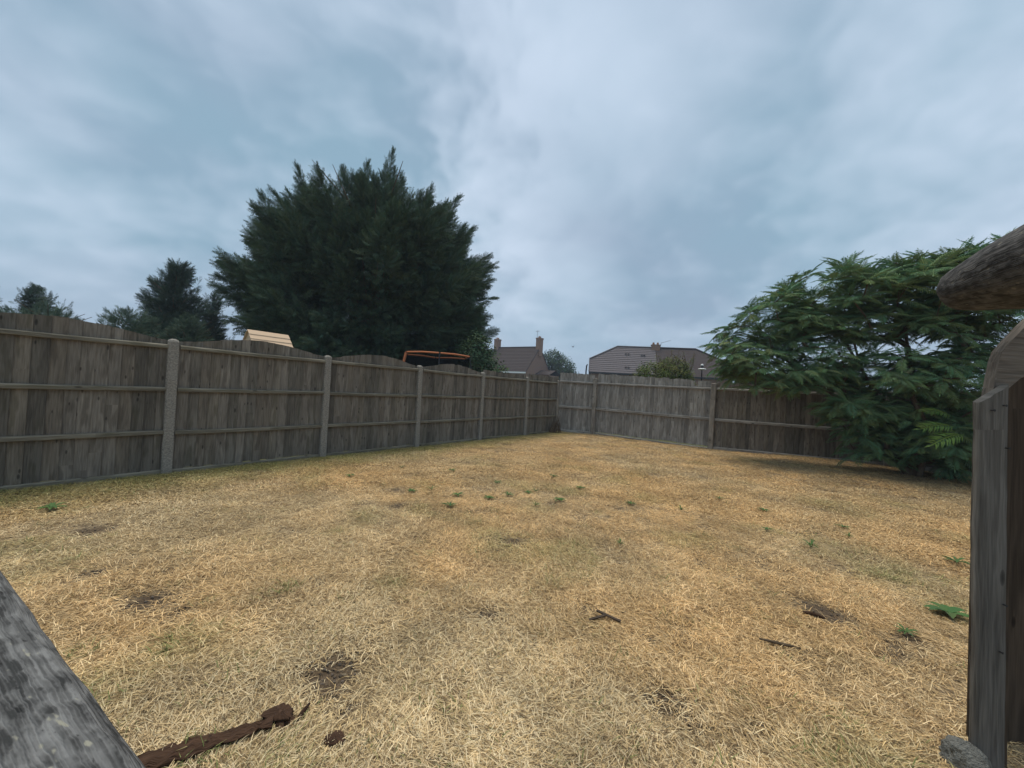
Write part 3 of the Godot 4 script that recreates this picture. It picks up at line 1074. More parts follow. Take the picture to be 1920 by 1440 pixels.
# conifer: profile(height share) gives the radius share; plumes cover the surface and point out and up
func conifer(t: Node3D, height: float, radius: float, profile: Callable, plumes: int, per: int, size: float, lift: float, material: Material, extra := [], stems := 1, fill := 1.0) -> void:
	var tr := Shape.new()
	for k in stems:
		var a := TAU * k / stems
		var o := Vector3(cos(a), 0, sin(a)) * (0.0 if stems == 1 else 0.5)
		tr.tube([o + Vector3(0, -0.3, 0), o * 1.6 + Vector3(0, height * 0.45, 0), o * 2.4 + Vector3(0, height * 0.76, 0)], [radius * 0.07, radius * 0.045, 0.03], 8)
	for k in 40:
		var y := height * rng.randf_range(0.08, 0.85)
		var a := rng.randf() * TAU
		var reach: float = radius * profile.call(y / height) * 0.8
		var d := Vector3(cos(a), 0, sin(a))
		tr.tube([Vector3(0, y, 0), d * reach * 0.5 + Vector3(0, y + reach * 0.15, 0), d * reach + Vector3(0, y + reach * 0.5, 0)], [radius * 0.014, radius * 0.009, 0.008], 5)
	part("trunk", tr.mesh(), mats.bark, t)
	# boughs: the outline swells round each and falls back between them
	var boughs := []
	for k in int(plumes / 13.0):
		var yb := rng.randf_range(0.05, 0.97)
		var ab := rng.randf() * TAU
		var rb: float = radius * profile.call(yb)
		boughs.append(Vector3(cos(ab) * rb, yb * height, sin(ab) * rb))
	var places := []
	for k in plumes:
		# spread by surface: pick a height, weigh by the profile
		var y := 0.0
		for q in 12:
			y = rng.randf_range(0.02, 1.0)
			if rng.randf() < profile.call(y) * (1.25 - 0.5 * y) + 0.12:
				break
		var a := rng.randf() * TAU
		var r: float = radius * profile.call(y) * rng.randf_range(0.88, 1.05) * (1.0 + 0.07 * tone.get_noise_3d(cos(a) * 1.6 + height, y * height * 0.35, sin(a) * 1.6))
		var least := 1e9
		for b in boughs:
			least = minf(least, b.distance_to(Vector3(cos(a) * r, y * height, sin(a) * r)))
		var swell := radius * 0.17
		r = maxf(0.05, r + swell * (1.5 * exp(-pow(least / (swell * 1.15), 2.0)) - 0.85))
		var d := Vector3(cos(a), 0, sin(a))
		var slope: float = (profile.call(minf(y + 0.06, 1.0)) - profile.call(maxf(y - 0.06, 0.0))) / 0.12 * radius / height
		var nrm := (d - Vector3(0, slope, 0)).normalized()
		var tip := d * r + Vector3(0, y * height, 0)
		var way := (nrm + Vector3(0, lift, 0)).normalized()
		var long := size * rng.randf_range(1.6, 3.0)
		plume(places, tip - way * long, tip, size * 0.75, per, size)
		if rng.randf() < 0.6 * fill:
			var deep := tip - way * long * 1.2
			plume(places, deep - way * size, deep + way * size * 0.6, size * 0.9, per / 3, size * 1.15)
	for e in extra:
		plume(places, e[0], e[1], e[2], e[3], size * e[4])
	var groups := [[], [], []]
	var tints := [[], [], []]
	for p in places:
		var g := rng.randi_range(0, 2)
		groups[g].append(p)
		tints[g].append(leaf_tint())
	var crown := Node3D.new()
	crown.name = "crown"
	t.add_child(crown)
	for g in 3:
		swarm("sprays", frond_mesh(10, 0.15, 0.016, 60 + g), material, groups[g], tints[g], crown)


func leaf_cluster(leaves: int, seed_: int, long := 0.11) -> ArrayMesh:
	var r := RandomNumberGenerator.new()
	r.seed = seed_
	var s := Shape.new()
	for k in leaves:
		var d := Vector3(r.randf_range(-1, 1), r.randf_range(-0.7, 1), r.randf_range(-1, 1)).normalized()
		var at := d * r.randf_range(0.05, 0.24)
		var w := d.cross(Vector3(r.randf_range(-1, 1), 1, r.randf_range(-1, 1))).normalized() * long * 0.32
		var e := (d + Vector3(0, -0.5, 0)).normalized() * long * r.randf_range(0.8, 1.2)
		s.tint = Color(r.randf_range(0.8, 1.2), r.randf_range(0.8, 1.2), r.randf_range(0.8, 1.2))
		s.tri(at, at + e * 0.45 + w, at + e)
		s.tri(at, at + e, at + e * 0.45 - w)
	return s.mesh()


# leafy shrub or tree from a few overlapping masses: blobs = [centre, radii, count]
func leafy(t: Node3D, blobs: Array, material: Material, size := 1.0, stem_r := 0.05) -> void:
	var tr := Shape.new()
	var places := []
	var tints := []
	for b in blobs:
		var c: Vector3 = b[0]
		var r: Vector3 = b[1]
		tr.tube([Vector3(c.x * 0.2, -0.2, c.z * 0.2), Vector3(c.x * 0.6, c.y * 0.5, c.z * 0.6), c], [stem_r, stem_r * 0.7, stem_r * 0.3], 6)
		for k in b[2]:
			var d := Vector3(rng.randf_range(-1, 1), rng.randf_range(-1, 1), rng.randf_range(-1, 1))
			while d.length() > 1.0 or d.length() < 0.15:
				d = Vector3(rng.randf_range(-1, 1), rng.randf_range(-1, 1), rng.randf_range(-1, 1))
			d = d.normalized() * pow(d.length(), 0.45) * rng.randf_range(0.9, 1.08)
			var at := c + d * r
			if k % 9 == 0:
				tr.tube([c - Vector3(0, r.y * 0.4, 0), c.lerp(at, 0.5), at], [stem_r * 0.35, stem_r * 0.2, 0.006], 4)
			places.append(facing(at, Vector3(rng.randf_range(-0.5, 0.5), 1, rng.randf_range(-0.5, 0.5)) + d, size * rng.randf_range(0.8, 1.3)))
			tints.append(leaf_tint(0.22, 0.15))
	part("stem", tr.mesh(), mats.bark, t)
	swarm("foliage", leaf_cluster(16, 5), material, places, tints, t)


func make_trees() -> void:
	# the huge conifer: shape read as a broad dome with pointed plumes
	var big := thing("conifer_tree", "huge broad dark green conifer with ragged top rising behind the left fence", "tree", Vector3(-6.3, 0, -16.85))
	var dome := func(y: float) -> float:
		if y < 0.42:
			return 0.80 + 0.20 * sin(y / 0.42 * PI / 2)
		return sqrt(maxf(0.0, 1.0 - pow((y - 0.42) / 0.60, 2.0)))
	var px := func(x: float, y: float, z: float) -> Vector3: return Vector3(x + 6.3, y, z + 16.85)
	var spikes := [
		[px.call(-6.4, 8.6, -16.8), px.call(-5.94, 11.5, -17.0), 0.75, 150, 0.9],
		[px.call(-6.2, 8.2, -16.8), px.call(-5.75, 10.6, -16.9), 0.8, 150, 0.9],
		[px.call(-7.0, 8.4, -16.6), px.call(-6.85, 10.75, -16.65), 0.5, 110, 0.85],
		[px.call(-8.6, 7.6, -15.8), px.call(-9.2, 9.75, -15.5), 0.65, 130, 0.9],
		[px.call(-9.6, 6.8, -15.2), px.call(-10.2, 8.3, -14.9), 0.5, 110, 0.85],
		[px.call(-4.4, 7.4, -17.2), px.call(-2.95, 10.05, -17.7), 0.75, 150, 0.9],
		[px.call(-5.0, 7.8, -17.0), px.call(-4.3, 9.8, -17.4), 0.7, 150, 0.9],
		[px.call(-3.6, 6.4, -17.2), px.call(-2.2, 8.7, -17.9), 0.7, 150, 0.9],
		[px.call(-3.4, 4.6, -17.0), px.call(-1.05, 5.5, -17.9), 0.7, 150, 0.9],
		[px.call(-3.2, 5.2, -17.0), px.call(-1.4, 6.9, -17.9), 0.7, 150, 0.9],
		[px.call(-7.8, 7.8, -16.2), px.call(-7.7, 10.2, -16.2), 0.7, 150, 0.9],
	]
	conifer(big, 9.9, 4.95, dome, 900, 60, 0.62, 0.32, mats.conifer, spikes, 5)

	var cone := func(y: float) -> float: return maxf(0.03, pow(1.0 - y, 0.8) * (0.9 + 0.1 * sin(y * 19.0)))
	var pole := func(y: float) -> float: return maxf(0.04, minf(1.0, 1.25 * pow(1.0 - y, 0.55)))
	var t := thing("conifer_tree", "tall pointed conifer left of the huge one, its spire standing alone", "tree", Vector3(-14.6, 0, -16.4))
	conifer(t, 5.95, 3.0, cone, 330, 40, 0.36, 0.6, mats.dark_conifer, [[Vector3(0, 4.6, 0), Vector3(0.05, 6.0, 0), 0.4, 30, 0.7], [Vector3(0.5, 4.2, -0.2), Vector3(0.75, 5.35, -0.3), 0.35, 24, 0.7]])
	t = thing("conifer_tree", "narrow blackish conifer squeezed between the pointed conifer and the huge one", "tree", Vector3(-13.75, 0, -17.5))
	conifer(t, 5.0, 0.85, pole, 110, 36, 0.34, 0.8, mats.dark_conifer)
	t = thing("conifer_tree", "small conifer with ragged top above the cut-off fence panel", "tree", Vector3(-18.8, 0, -14.95))
	conifer(t, 4.35, 1.9, cone, 200, 32, 0.32, 0.6, mats.dark_conifer)
	t = thing("conifer_tree", "greyish conifer cut by the left edge of the picture", "tree", Vector3(-19.9, 0, -14.0))
	conifer(t, 4.9, 1.2, pole, 110, 20, 0.36, 0.6, mats.dark_conifer)

	t = thing("evergreen_shrub", "rounded soft green shrub in front of the small ragged conifer", "shrub", Vector3(-16.9, 0, -13.9))
	conifer(t, 3.45, 1.6, dome, 360, 30, 0.24, 0.45, mats.blue_conifer)
	t = thing("evergreen_shrub", "pale green spreading shrub at the foot of the pointed conifer, beside the gap of sky", "shrub", Vector3(-13.45, 0, -13.5))
	conifer(t, 3.4, 1.25, dome, 320, 30, 0.22, 0.4, mats.blue_conifer, [[Vector3(-0.5, 2.2, 0.3), Vector3(-0.75, 3.0, 0.45), 0.4, 24, 0.8]])
	t = thing("evergreen_shrub", "bushy green shrub before the pointed conifer, just left of the nearest concrete post", "shrub", Vector3(-12.3, 0, -14.45))
	conifer(t, 3.4, 1.05, dome, 300, 30, 0.22, 0.4, mats.blue_conifer)

	t = thing("leafy_bush", "leafy dark bush between the huge conifer and the brick house", "bush", Vector3(-1.15, 0, -13.9))
	leafy(t, [[Vector3(-0.25, 2.15, 0), Vector3(0.65, 1.1, 0.7), 260], [Vector3(0.3, 1.65, 0.1), Vector3(0.6, 0.75, 0.7), 200], [Vector3(-0.1, 0.9, 0), Vector3(0.9, 0.9, 0.8), 160]], mats.leafy, 0.75)
	t = thing("round_tree", "round leafy tree beyond the brick gable, against the sky", "tree", Vector3(8.3, 0, -69.5))
	leafy(t, [[Vector3(-1.3, 6.6, 0), Vector3(2.0, 2.0, 1.8), 200], [Vector3(0.4, 5.6, 0.3), Vector3(2.1, 2.0, 1.9), 200], [Vector3(1.9, 4.2, 0), Vector3(1.5, 1.5, 1.5), 130], [Vector3(-0.5, 3.8, 0.5), Vector3(2.2, 1.8, 1.8), 150]], mats.leafy, 2.2, 0.22)
	t = thing("flowering_shrub", "yellow-green wispy shrub showing above the silvery back fence", "shrub", Vector3(5.85, 0, -14.85))
	leafy(t, [[Vector3(-0.4, 1.9, 0.05), Vector3(0.8, 0.7, 0.5), 420], [Vector3(0.3, 2.1, 0), Vector3(0.65, 0.75, 0.5), 320], [Vector3(0.8, 1.95, -0.1), Vector3(0.4, 0.65, 0.4), 110]], mats.yellow_leaf, 0.5, 0.03)
	var wisps := []
	var wt := []
	var ws := Shape.new()
	for q in 14:
		var b := Vector3(rng.randf_range(-0.3, 1.0), 2.3, rng.randf_range(-0.3, 0.3))
		var e := b + Vector3(rng.randf_range(-0.35, 0.35), rng.randf_range(0.45, 1.0), rng.randf_range(-0.2, 0.2))
		ws.tube([b, b.lerp(e, 0.5) + Vector3(0.03, 0, 0), e], [0.012, 0.009, 0.005], 4)
		for k in 8:
			wisps.append(facing(b.lerp(e, rng.randf_range(0.25, 1.0)), Vector3(rng.randf_range(-1, 1), 0.5, rng.randf_range(-1, 1)), 0.3))
			wt.append(leaf_tint(0.3, 0.3) * 1.15)
	part("twig", ws.mesh(), mats.bark, t, "stuff")
	swarm("blossom", leaf_cluster(7, 8), mats.yellow_leaf, wisps, wt, t)


# ------------------------------------------------------------------ the sumac
func sumac_leaf(seed_: int) -> ArrayMesh:
	# pinnate leaf 0.45 m long along y, arching towards -z, leaflets hanging to both sides
	var r := RandomNumberGenerator.new()
	r.seed = seed_
	var s := Shape.new()
	var long := 0.46
	var sag := r.randf_range(0.5, 0.9)
	var line := func(q: float) -> Vector3: return Vector3(0.015 * sin(q * 4.0), long * (q - 0.12 * q * q * sag), -long * 0.42 * sag * q * q)
	s.tint = Color(1.3, 0.9, 0.7)
	for k in 5:
		var a: Vector3 = line.call(k / 5.0)
		var b: Vector3 = line.call((k + 1) / 5.0)
		var w := 0.004
		s.quad(a + Vector3(-w, 0, 0), a + Vector3(w, 0, 0), b + Vector3(w, 0, 0), b + Vector3(-w, 0, 0))
	for k in 11:
		for e in [-1.0, 1.0]:
			var q: float = 0.14 + 0.84 * k / 11.0 + 0.01 * e
			var a: Vector3 = line.call(q)
			var size: float = (0.075 + 0.055 * sin(PI * minf(1.0, q * 1.05))) * r.randf_range(0.9, 1.1)
			var out := Vector3(e * 0.9, 0.42 + 0.3 * q, -0.35 * r.randf_range(0.4, 1.3)).normalized()
			var tip := a + out * size + Vector3(0, 0, -0.02)
			var fwd := Vector3(0, 1, -0.5 * q).normalized() * size * 0.13
			var mid := a + out * size * 0.42
			s.tint = Color(r.randf_range(0.85, 1.15), r.randf_range(0.88, 1.12), r.randf_range(0.85, 1.15))
			if e > 0:
				s.tri(a, mid - fwd + Vector3(0, 0, 0.008), tip)
				s.tri(a, tip, mid + fwd + Vector3(0, 0, 0.008))
			else:
				s.tri(a, tip, mid - fwd + Vector3(0, 0, 0.008))
				s.tri(a, mid + fwd + Vector3(0, 0, 0.008), tip)
	var te: Vector3 = line.call(1.0)
	s.tri(te + Vector3(-0.012, 0.03, 0), te, te + Vector3(0, 0.09, -0.03))
	s.tri(te, te + Vector3(0.012, 0.03, 0), te + Vector3(0, 0.09, -0.03))
	return s.mesh()


func make_sumac() -> void:
	var root := Vector3(7.75, 0.1, -7.3)
	var t := thing("sumac_tree", "spreading sumac tree with feathery leaves overhanging the brown end of the back fence", "tree", root)
	# leaf masses: centre, radii, whorls
	var masses := [
		[Vector3(4.95, 2.45, -8.35), Vector3(0.55, 0.55, 0.8), 34],
		[Vector3(5.6, 3.1, -8.2), Vector3(0.75, 0.6, 0.9), 46],
		[Vector3(6.5, 3.62, -7.8), Vector3(0.8, 0.55, 1.2), 62],
		[Vector3(7.35, 3.62, -7.3), Vector3(0.85, 0.5, 1.2), 62],
		[Vector3(8.0, 3.7, -6.9), Vector3(0.8, 0.55, 1.1), 60],
		[Vector3(8.55, 3.75, -6.7), Vector3(0.8, 0.6, 0.9), 40],
		[Vector3(5.35, 2.0, -8.2), Vector3(0.75, 0.42, 0.8), 38],
		[Vector3(6.2, 2.55, -7.8), Vector3(0.65, 0.45, 0.9), 34],
		[Vector3(7.7, 2.75, -7.0), Vector3(0.7, 0.5, 0.8), 34],
		[Vector3(8.3, 2.75, -6.5), Vector3(0.7, 0.7, 0.8), 36],
		[Vector3(7.0, 2.95, -7.6), Vector3(0.75, 0.4, 0.8), 30],
		[Vector3(6.2, 3.05, -8.0), Vector3(0.6, 0.4, 0.7), 26],
		[Vector3(8.0, 3.2, -7.0), Vector3(0.6, 0.4, 0.7), 26],
		[Vector3(6.1, 1.9, -8.0), Vector3(0.8, 0.35, 0.8), 34],
		[Vector3(7.1, 2.0, -7.2), Vector3(0.8, 0.4, 0.9), 52],
		[Vector3(7.9, 1.95, -6.8), Vector3(0.8, 0.45, 0.9), 52],
		[Vector3(6.7, 1.3, -7.55), Vector3(0.6, 0.3, 0.5), 30],
		[Vector3(7.35, 1.15, -7.2), Vector3(0.7, 0.4, 0.5), 36],
		[Vector3(7.75, 0.85, -6.75), Vector3(0.5, 0.3, 0.4), 22],
		[Vector3(7.9, 0.8, -6.9), Vector3(0.7, 0.5, 0.6), 30],
		[Vector3(8.4, 0.9, -7.2), Vector3(0.8, 0.8, 0.5), 34],
		[Vector3(7.3, 0.75, -7.55), Vector3(0.7, 0.45, 0.35), 36],
		[Vector3(8.1, 0.65, -7.3), Vector3(0.6, 0.45, 0.4), 30],
	]
	var tips := []
	for m in masses:
		for k in m[2]:
			var d := Vector3(rng.randf_range(-1, 1), rng.randf_range(-1, 1), rng.randf_range(-1, 1))
			while d.length() > 1.0 or d.length() < 0.1:
				d = Vector3(rng.randf_range(-1, 1), rng.randf_range(-1, 1), rng.randf_range(-1, 1))
			d = d.normalized() * pow(d.length(), 0.4)
			var p: Vector3 = m[0] + d * m[1]
			if off_back(p) > 0.25 or p.y > 2.0:
				tips.append([p, d])
	# skeleton: five stems from the foot, every tip joins the nearest earlier node
	var nodes := [[Vector3(root.x, root.y - 0.2, root.z), -1, 0.0]]
	for e in [Vector3(5.6, 2.3, -8.0), Vector3(6.5, 2.9, -7.7), Vector3(7.4, 3.2, -7.3), Vector3(8.1, 3.3, -6.8), Vector3(7.4, 1.2, -6.9)]:
		var before := 0
		var mid: Vector3 = root.lerp(e, 0.4) + Vector3(0, 0.25, 0)
		for q in 5:
			var f := (q + 1) / 5.0
			var p := root.lerp(mid, f).lerp(mid.lerp(e, f), f) + Vector3(rng.randf_range(-0.06, 0.06), 0, rng.randf_range(-0.06, 0.06))
			nodes.append([p, before, 0.0])
			before = nodes.size() - 1
	tips.sort_custom(func(a, b): return a[0].distance_to(root) < b[0].distance_to(root))
	var ends := []
	for tip in tips:
		var best := 0
		var least := 1e9
		for k in nodes.size():
			var dd: float = nodes[k][0].distance_to(tip[0]) + 0.25 * maxf(0.0, nodes[k][0].distance_to(root) - tip[0].distance_to(root) + 0.2)
			if k == 0:
				dd += 1.0
			if dd < least:
				least = dd
				best = k
		var from: Vector3 = nodes[best][0]
		var at := best
		var steps := maxi(1, int(from.distance_to(tip[0]) / 0.35))
		for q in steps:
			var f := (q + 1.0) / steps
			nodes.append([from.lerp(tip[0], f) + Vector3(0, -0.06 * sin(PI * f), 0), at, 0.0])
			at = nodes.size() - 1
		ends.append([at, tip[1]])
	for k in range(nodes.size() - 1, 0, -1):
		nodes[k][2] = maxf(nodes[k][2], 0.00012)
		nodes[nodes[k][1]][2] += nodes[k][2]
	var br := Shape.new()
	for k in range(1, nodes.size()):
		var a: Vector3 = nodes[nodes[k][1]][0] - root
		var b: Vector3 = nodes[k][0] - root
		var ra := minf(0.065, sqrt(nodes[nodes[k][1]][2]) * 0.62)
		var rb := minf(0.065, sqrt(nodes[k][2]) * 0.62)
		if nodes[k][1] == 0:
			ra = rb
		br.tube([a, b], [minf(ra, rb * 1.35), rb], 6 if rb > 0.012 else 4, Vector2(1, 1), false)
	part("branch", br.mesh(), mats.bark, t)
	# whorls of leaves at the tips
	var all := []
	for e in ends:
		var p: Vector3 = nodes[e[0]][0]
		var o: Vector3 = e[1]
		var lean := (Vector3(o.x, 0.0, o.z) * 0.5 + Vector3(0, 0.8, 0)).normalized()
		var n := rng.randi_range(7, 11)
		var turn := rng.randf() * TAU
		var side := lean.cross(Vector3.RIGHT).normalized()
		for k in n:
			var out := side.rotated(lean, turn + TAU * k / n + rng.randf_range(-0.25, 0.25))
			var rise := rng.randf_range(-0.15, 0.65) if p.y < 3.4 or rng.randf() < 0.4 else rng.randf_range(0.3, 1.5)
			var y := (out + lean * rise).normalized()
			var z := (lean - y * lean.dot(y)).normalized()
			var x := y.cross(z)
			var size := rng.randf_range(0.52, 0.88)
			all.append([Transform3D(Basis(x * size, y * size, z * size), p - root + y * 0.03), p.length()])
	all.sort_custom(func(a, b): return a[1] < b[1])
	var shapes := [sumac_leaf(1), sumac_leaf(2), sumac_leaf(3), sumac_leaf(4)]
	var looks := []
	for k in 5:
		var m: StandardMaterial3D = mats.sumac.duplicate()
		var s: float = [1.0, 0.85, 1.15, 1.0, 1.3][k]
		m.albedo_color = lin(0.15 * s * [1.0, 0.9, 1.1, 0.85, 1.3][k], 0.235 * s, 0.115 * s)
		looks.append(m)
	var crown := Node3D.new()
	crown.name = "crown"
	t.add_child(crown)
	var rest := [[], [], [], []]
	var rt := [[], [], [], []]
	for k in all.size():
		if k < 290:
			var o := MeshInstance3D.new()
			o.mesh = shapes[k % 4]
			o.material_override = looks[rng.randi_range(0, 3) if rng.randf() < 0.93 else 4]
			o.name = "leaf" if k == 0 else "leaf_%03d" % k
			o.transform = all[k][0]
			crown.add_child(o)
		else:
			rest[k % 4].append(all[k][0])
			rt[k % 4].append(leaf_tint(0.2, 0.15))
	# the few fresh yellow-green leaves low down beside the shelter post
	for q in [[Vector3(7.35, 1.10, -6.35), Vector3(-1.0, 0.15, 0.15), 1.25], [Vector3(7.45, 0.98, -6.30), Vector3(-1.0, -0.05, 0.3), 1.4], [Vector3(7.40, 1.28, -6.45), Vector3(-0.9, 0.35, 0.2), 1.1]]:
		var y: Vector3 = q[1].normalized()
		var z := (Vector3(0.1, 0.75, 0.65) - y * y.dot(Vector3(0.1, 0.75, 0.65))).normalized()
		var x := y.cross(z)
		var o := MeshInstance3D.new()
		o.mesh = shapes[1]
		o.material_override = mats.fresh_leaf
		o.name = "fresh_leaf"
		o.transform = Transform3D(Basis(x * q[2], y * q[2], z * q[2]), q[0] - root)
		crown.add_child(o, true)
	for g in 4:
		swarm("foliage", shapes[g], mats.sumac, rest[g], rt[g], crown)


# ------------------------------------------------------------------ things over the fences
func make_neighbour_things() -> void:
	# playhouse: ridge along local x
	var t := thing("wooden_playhouse", "light pine playhouse roof of wide planks peeping over the left fence", "playhouse", Vector3(-5.42, 0, -8.45), deg_to_rad(57.0))
	var w := Shape.new()
	var hl := 0.32
	var hw := 0.37
	var eave := 1.78
	var ridge := 2.22
	w.box(Vector3(-hl, 0, -hw + 0.05), Vector3(hl, eave, hw - 0.05))
	part("wall", w.mesh(), mats.soft_pine, t)
	for e in [-1.0, 1.0]:
		# gable board with an arched opening, as a ring of quads
		var g := Shape.new()
		var x: float = e * (hl + 0.03)
		var arch := []
		var outer := []
		for k in 9:
			var a := PI * k / 8.0
			arch.append(Vector3(x, eave + 0.03 + sin(a) * 0.2, -cos(a) * 0.17))
			var z := -cos(a) * (hw - 0.01)
			outer.append(Vector3(x, eave + (ridge - eave) * (1.0 - absf(z) / hw), z))
		for k in 8:
			var th := Vector3(0.03 * e, 0, 0)
			if e > 0:
				g.quad(arch[k] + th, outer[k] + th, outer[k + 1] + th, arch[k + 1] + th)
			else:
				g.quad(outer[k] + th, arch[k] + th, arch[k + 1] + th, outer[k + 1] + th)
			g.quad(arch[k], arch[k] + th, arch[k + 1] + th, arch[k + 1])
			g.quad(outer[k + 1], outer[k + 1] + th, outer[k] + th, outer[k])
			if e > 0:
				g.quad(arch[k + 1], outer[k + 1], outer[k], arch[k])
			else:
				g.quad(arch[k], outer[k], outer[k + 1], arch[k + 1])
		part("gable_board", g.mesh(), mats.soft_pine, t)
		for k in 5:
			var p := Shape.new()
			var f0 := k / 5.0
			var f1 := (k + 1.12) / 5.0
			var over := hw + 0.06
			var low := ridge - (ridge - eave) * over / hw
			var a := Vector3(0, lerpf(ridge, low, f0) + 0.012, over * f0 * e)
			var b := Vector3(0, lerpf(ridge, low, f1) + 0.034, over * f1 * e)
			var q := Vector3(hl + 0.1, 0, 0)
			var dn := Vector3(0, -0.02, 0)
			var ring := [a - q, a + q, b + q, b - q] if e < 0 else [b - q, b + q, a + q, a - q]
			p.quad(ring[0], ring[1], ring[2], ring[3])
			p.quad(ring[3] + dn, ring[2] + dn, ring[1] + dn, ring[0] + dn)
			for j in 4:
				p.quad(ring[j] + dn, ring[(j + 1) % 4] + dn, ring[(j + 1) % 4], ring[j])
			part("roof_plank", p.mesh(), mats.soft_pine, t)

	# trampoline with net enclosure
	var tr := thing("trampoline", "trampoline with black safety net and orange foam rim behind the left fence", "trampoline", Vector3(-2.16, 0, -10.9), deg_to_rad(14.0))
	var R := 0.98
	var rim := 2.12
	var bed := 0.62
	var n := 6
	var mat := Shape.new()
	var ring := []
	for k in 24:
		ring.append(Vector3(cos(TAU * k / 24) * R * 0.86, bed, sin(TAU * k / 24) * R * 0.86))
	for k in 24:
		mat.tri(Vector3(0, bed - 0.01, 0), ring[(k + 1) % 24], ring[k])
	part("mat", mat.mesh(), mats.black_cloth, tr)
	var fr := Shape.new()
	var pts := []
	var rad := []
	for k in 25:
		pts.append(Vector3(cos(TAU * k / 24) * R, bed, sin(TAU * k / 24) * R))
		rad.append(0.035)
	fr.tube(pts, rad, 6, Vector2(1, 1), false)
	part("frame", fr.mesh(), mats.orange_foam, tr)
	var top := []
	for k in n:
		var a := TAU * (k + 0.5) / n
		var d := Vector3(cos(a), 0, sin(a))
		var lg := Shape.new()
		lg.tube([d * R * 1.02 + Vector3(0, -0.05, 0), d * R * 1.02 + Vector3(0, bed, 0)], [0.02, 0.02], 6)
		part("leg", lg.mesh(), mats.dark_metal, tr)
		var po := Shape.new()
		po.tube([d * R * 1.05 + Vector3(0, bed - 0.2, 0), d * R * 1.06 + Vector3(0, rim - 0.3, 0), d * R + Vector3(0, rim, 0)], [0.018, 0.018, 0.018], 6)
		part("net_pole", po.mesh(), mats.dark_metal, tr)
		if k == 2:
			var sl := Shape.new()
			sl.tube([d * R * 1.06 + Vector3(0, rim - 0.62, 0), d * R * 1.06 + Vector3(0, rim - 0.3, 0), d * R + Vector3(0, rim - 0.02, 0)], [0.034, 0.034, 0.034], 8)
			part("foam_sleeve", sl.mesh(), mats.orange_foam, tr)
		top.append(d * R + Vector3(0, rim, 0))
	for k in n:
		var a: Vector3 = top[k]
		var b: Vector3 = top[(k + 1) % n]
		var bar := Shape.new()
		bar.tube([a.lerp(b, 0.02), a.lerp(b, 0.5) + Vector3(0, 0.015, 0), a.lerp(b, 0.97)], [0.023, 0.025, 0.023], 8)
		part("rim_bar", bar.mesh(), mats.orange_foam, tr)
		var nt := Shape.new()
		nt.quad(Vector3(a.x, bed + 0.02, a.z) * 1.0, Vector3(b.x, bed + 0.02, b.z), b - Vector3(0, 0.03, 0), a - Vector3(0, 0.03, 0))
		part("net_panel", nt.mesh(), mats.net, tr)

	# lamp on a slim post, in front of the dark tiles
	var lp := thing("garden_lamp", "small white round-shaded lamp against the dark tiled roof", "lamp", Vector3(6.2, 0, -12.6))
	var pole := Shape.new()
	pole.tube([Vector3(0, -0.1, 0), Vector3(0, 2.3, 0)], [0.022, 0.018], 8)
	part("pole", pole.mesh(), mats.dark_metal, lp)
	var sh := Shape.new()
	sh.tube([Vector3(0, 2.29, 0), Vector3(0, 2.305, 0), Vector3(0, 2.33, 0), Vector3(0, 2.345, 0)], [0.07, 0.115, 0.115, 0.05], 16)
	part("shade", sh.mesh(), mats.white_paint, lp)
	var bd := Shape.new()
	bd.tube([Vector3(0, 2.345, 0), Vector3(0, 2.42, 0)], [0.045, 0.04], 10)
	part("body", bd.mesh(), mats.dark_metal, lp)
	var cp := Shape.new()
	cp.tube([Vector3(0, 2.42, 0), Vector3(0, 2.445, 0), Vector3(0, 2.47, 0), Vector3(0, 2.485, 0)], [0.03, 0.045, 0.04, 0.015], 10)
	part("cap", cp.mesh(), mats.white_paint, lp)

	var sp := Shape.new()
	sp.tube([Vector3(0, -0.2, 0), Vector3(0, 2.7, 0), Vector3(0.02, 3.05, 0), Vector3(0.07, 3.16, 0)], [0.05, 0.045, 0.045, 0.03], 8)
	var so := part("vent_pole", sp.mesh(), mats.dark_metal, self)
	so.position = Vector3(4.68, 0, -24.55)
	tag(so, "slender dark pole standing left of the grey tiled roof", "pole")

	# bird crossing the sky above the fence corner
	var bird := thing("bird", "tiny dark bird flying in the sky above the far corner", "bird", Vector3(6.04, 5.97, -39.5), 0.7)
	var body := Shape.new()
	body.tube([Vector3(-0.17, 0, 0), Vector3(-0.08, 0.0, 0), Vector3(0.04, 0.01, 0), Vector3(0.12, 0.02, 0), Vector3(0.17, 0.025, 0), Vector3(0.21, 0.02, 0)], [0.012, 0.03, 0.045, 0.032, 0.03, 0.004], 8)
	for e in [-1.0, 1.0]:
		var p := [Vector3(0.09, 0.02, 0.02 * e), Vector3(-0.03, 0.02, 0.02 * e), Vector3(-0.06, 0.17, 0.17 * e), Vector3(0.05, 0.18, 0.17 * e), Vector3(-0.11, 0.26, 0.32 * e)]
		for f in [[0, 1, 2], [0, 2, 3], [3, 2, 4]]:
			body.tri(p[f[0]], p[f[1]], p[f[2]])
			body.tri(p[f[0]] - Vector3(0, 0.008, 0), p[f[2]] - Vector3(0, 0.008, 0), p[f[1]] - Vector3(0, 0.008, 0))
	body.tri(Vector3(-0.15, 0, 0.012), Vector3(-0.15, 0, -0.012), Vector3(-0.27, 0, -0.05))
	body.tri(Vector3(-0.15, 0, 0.012), Vector3(-0.27, 0, -0.05), Vector3(-0.27, 0, 0.05))
	part("body", body.mesh(), mats.feather, bird)
	bird.scale = Vector3.ONE * 0.65


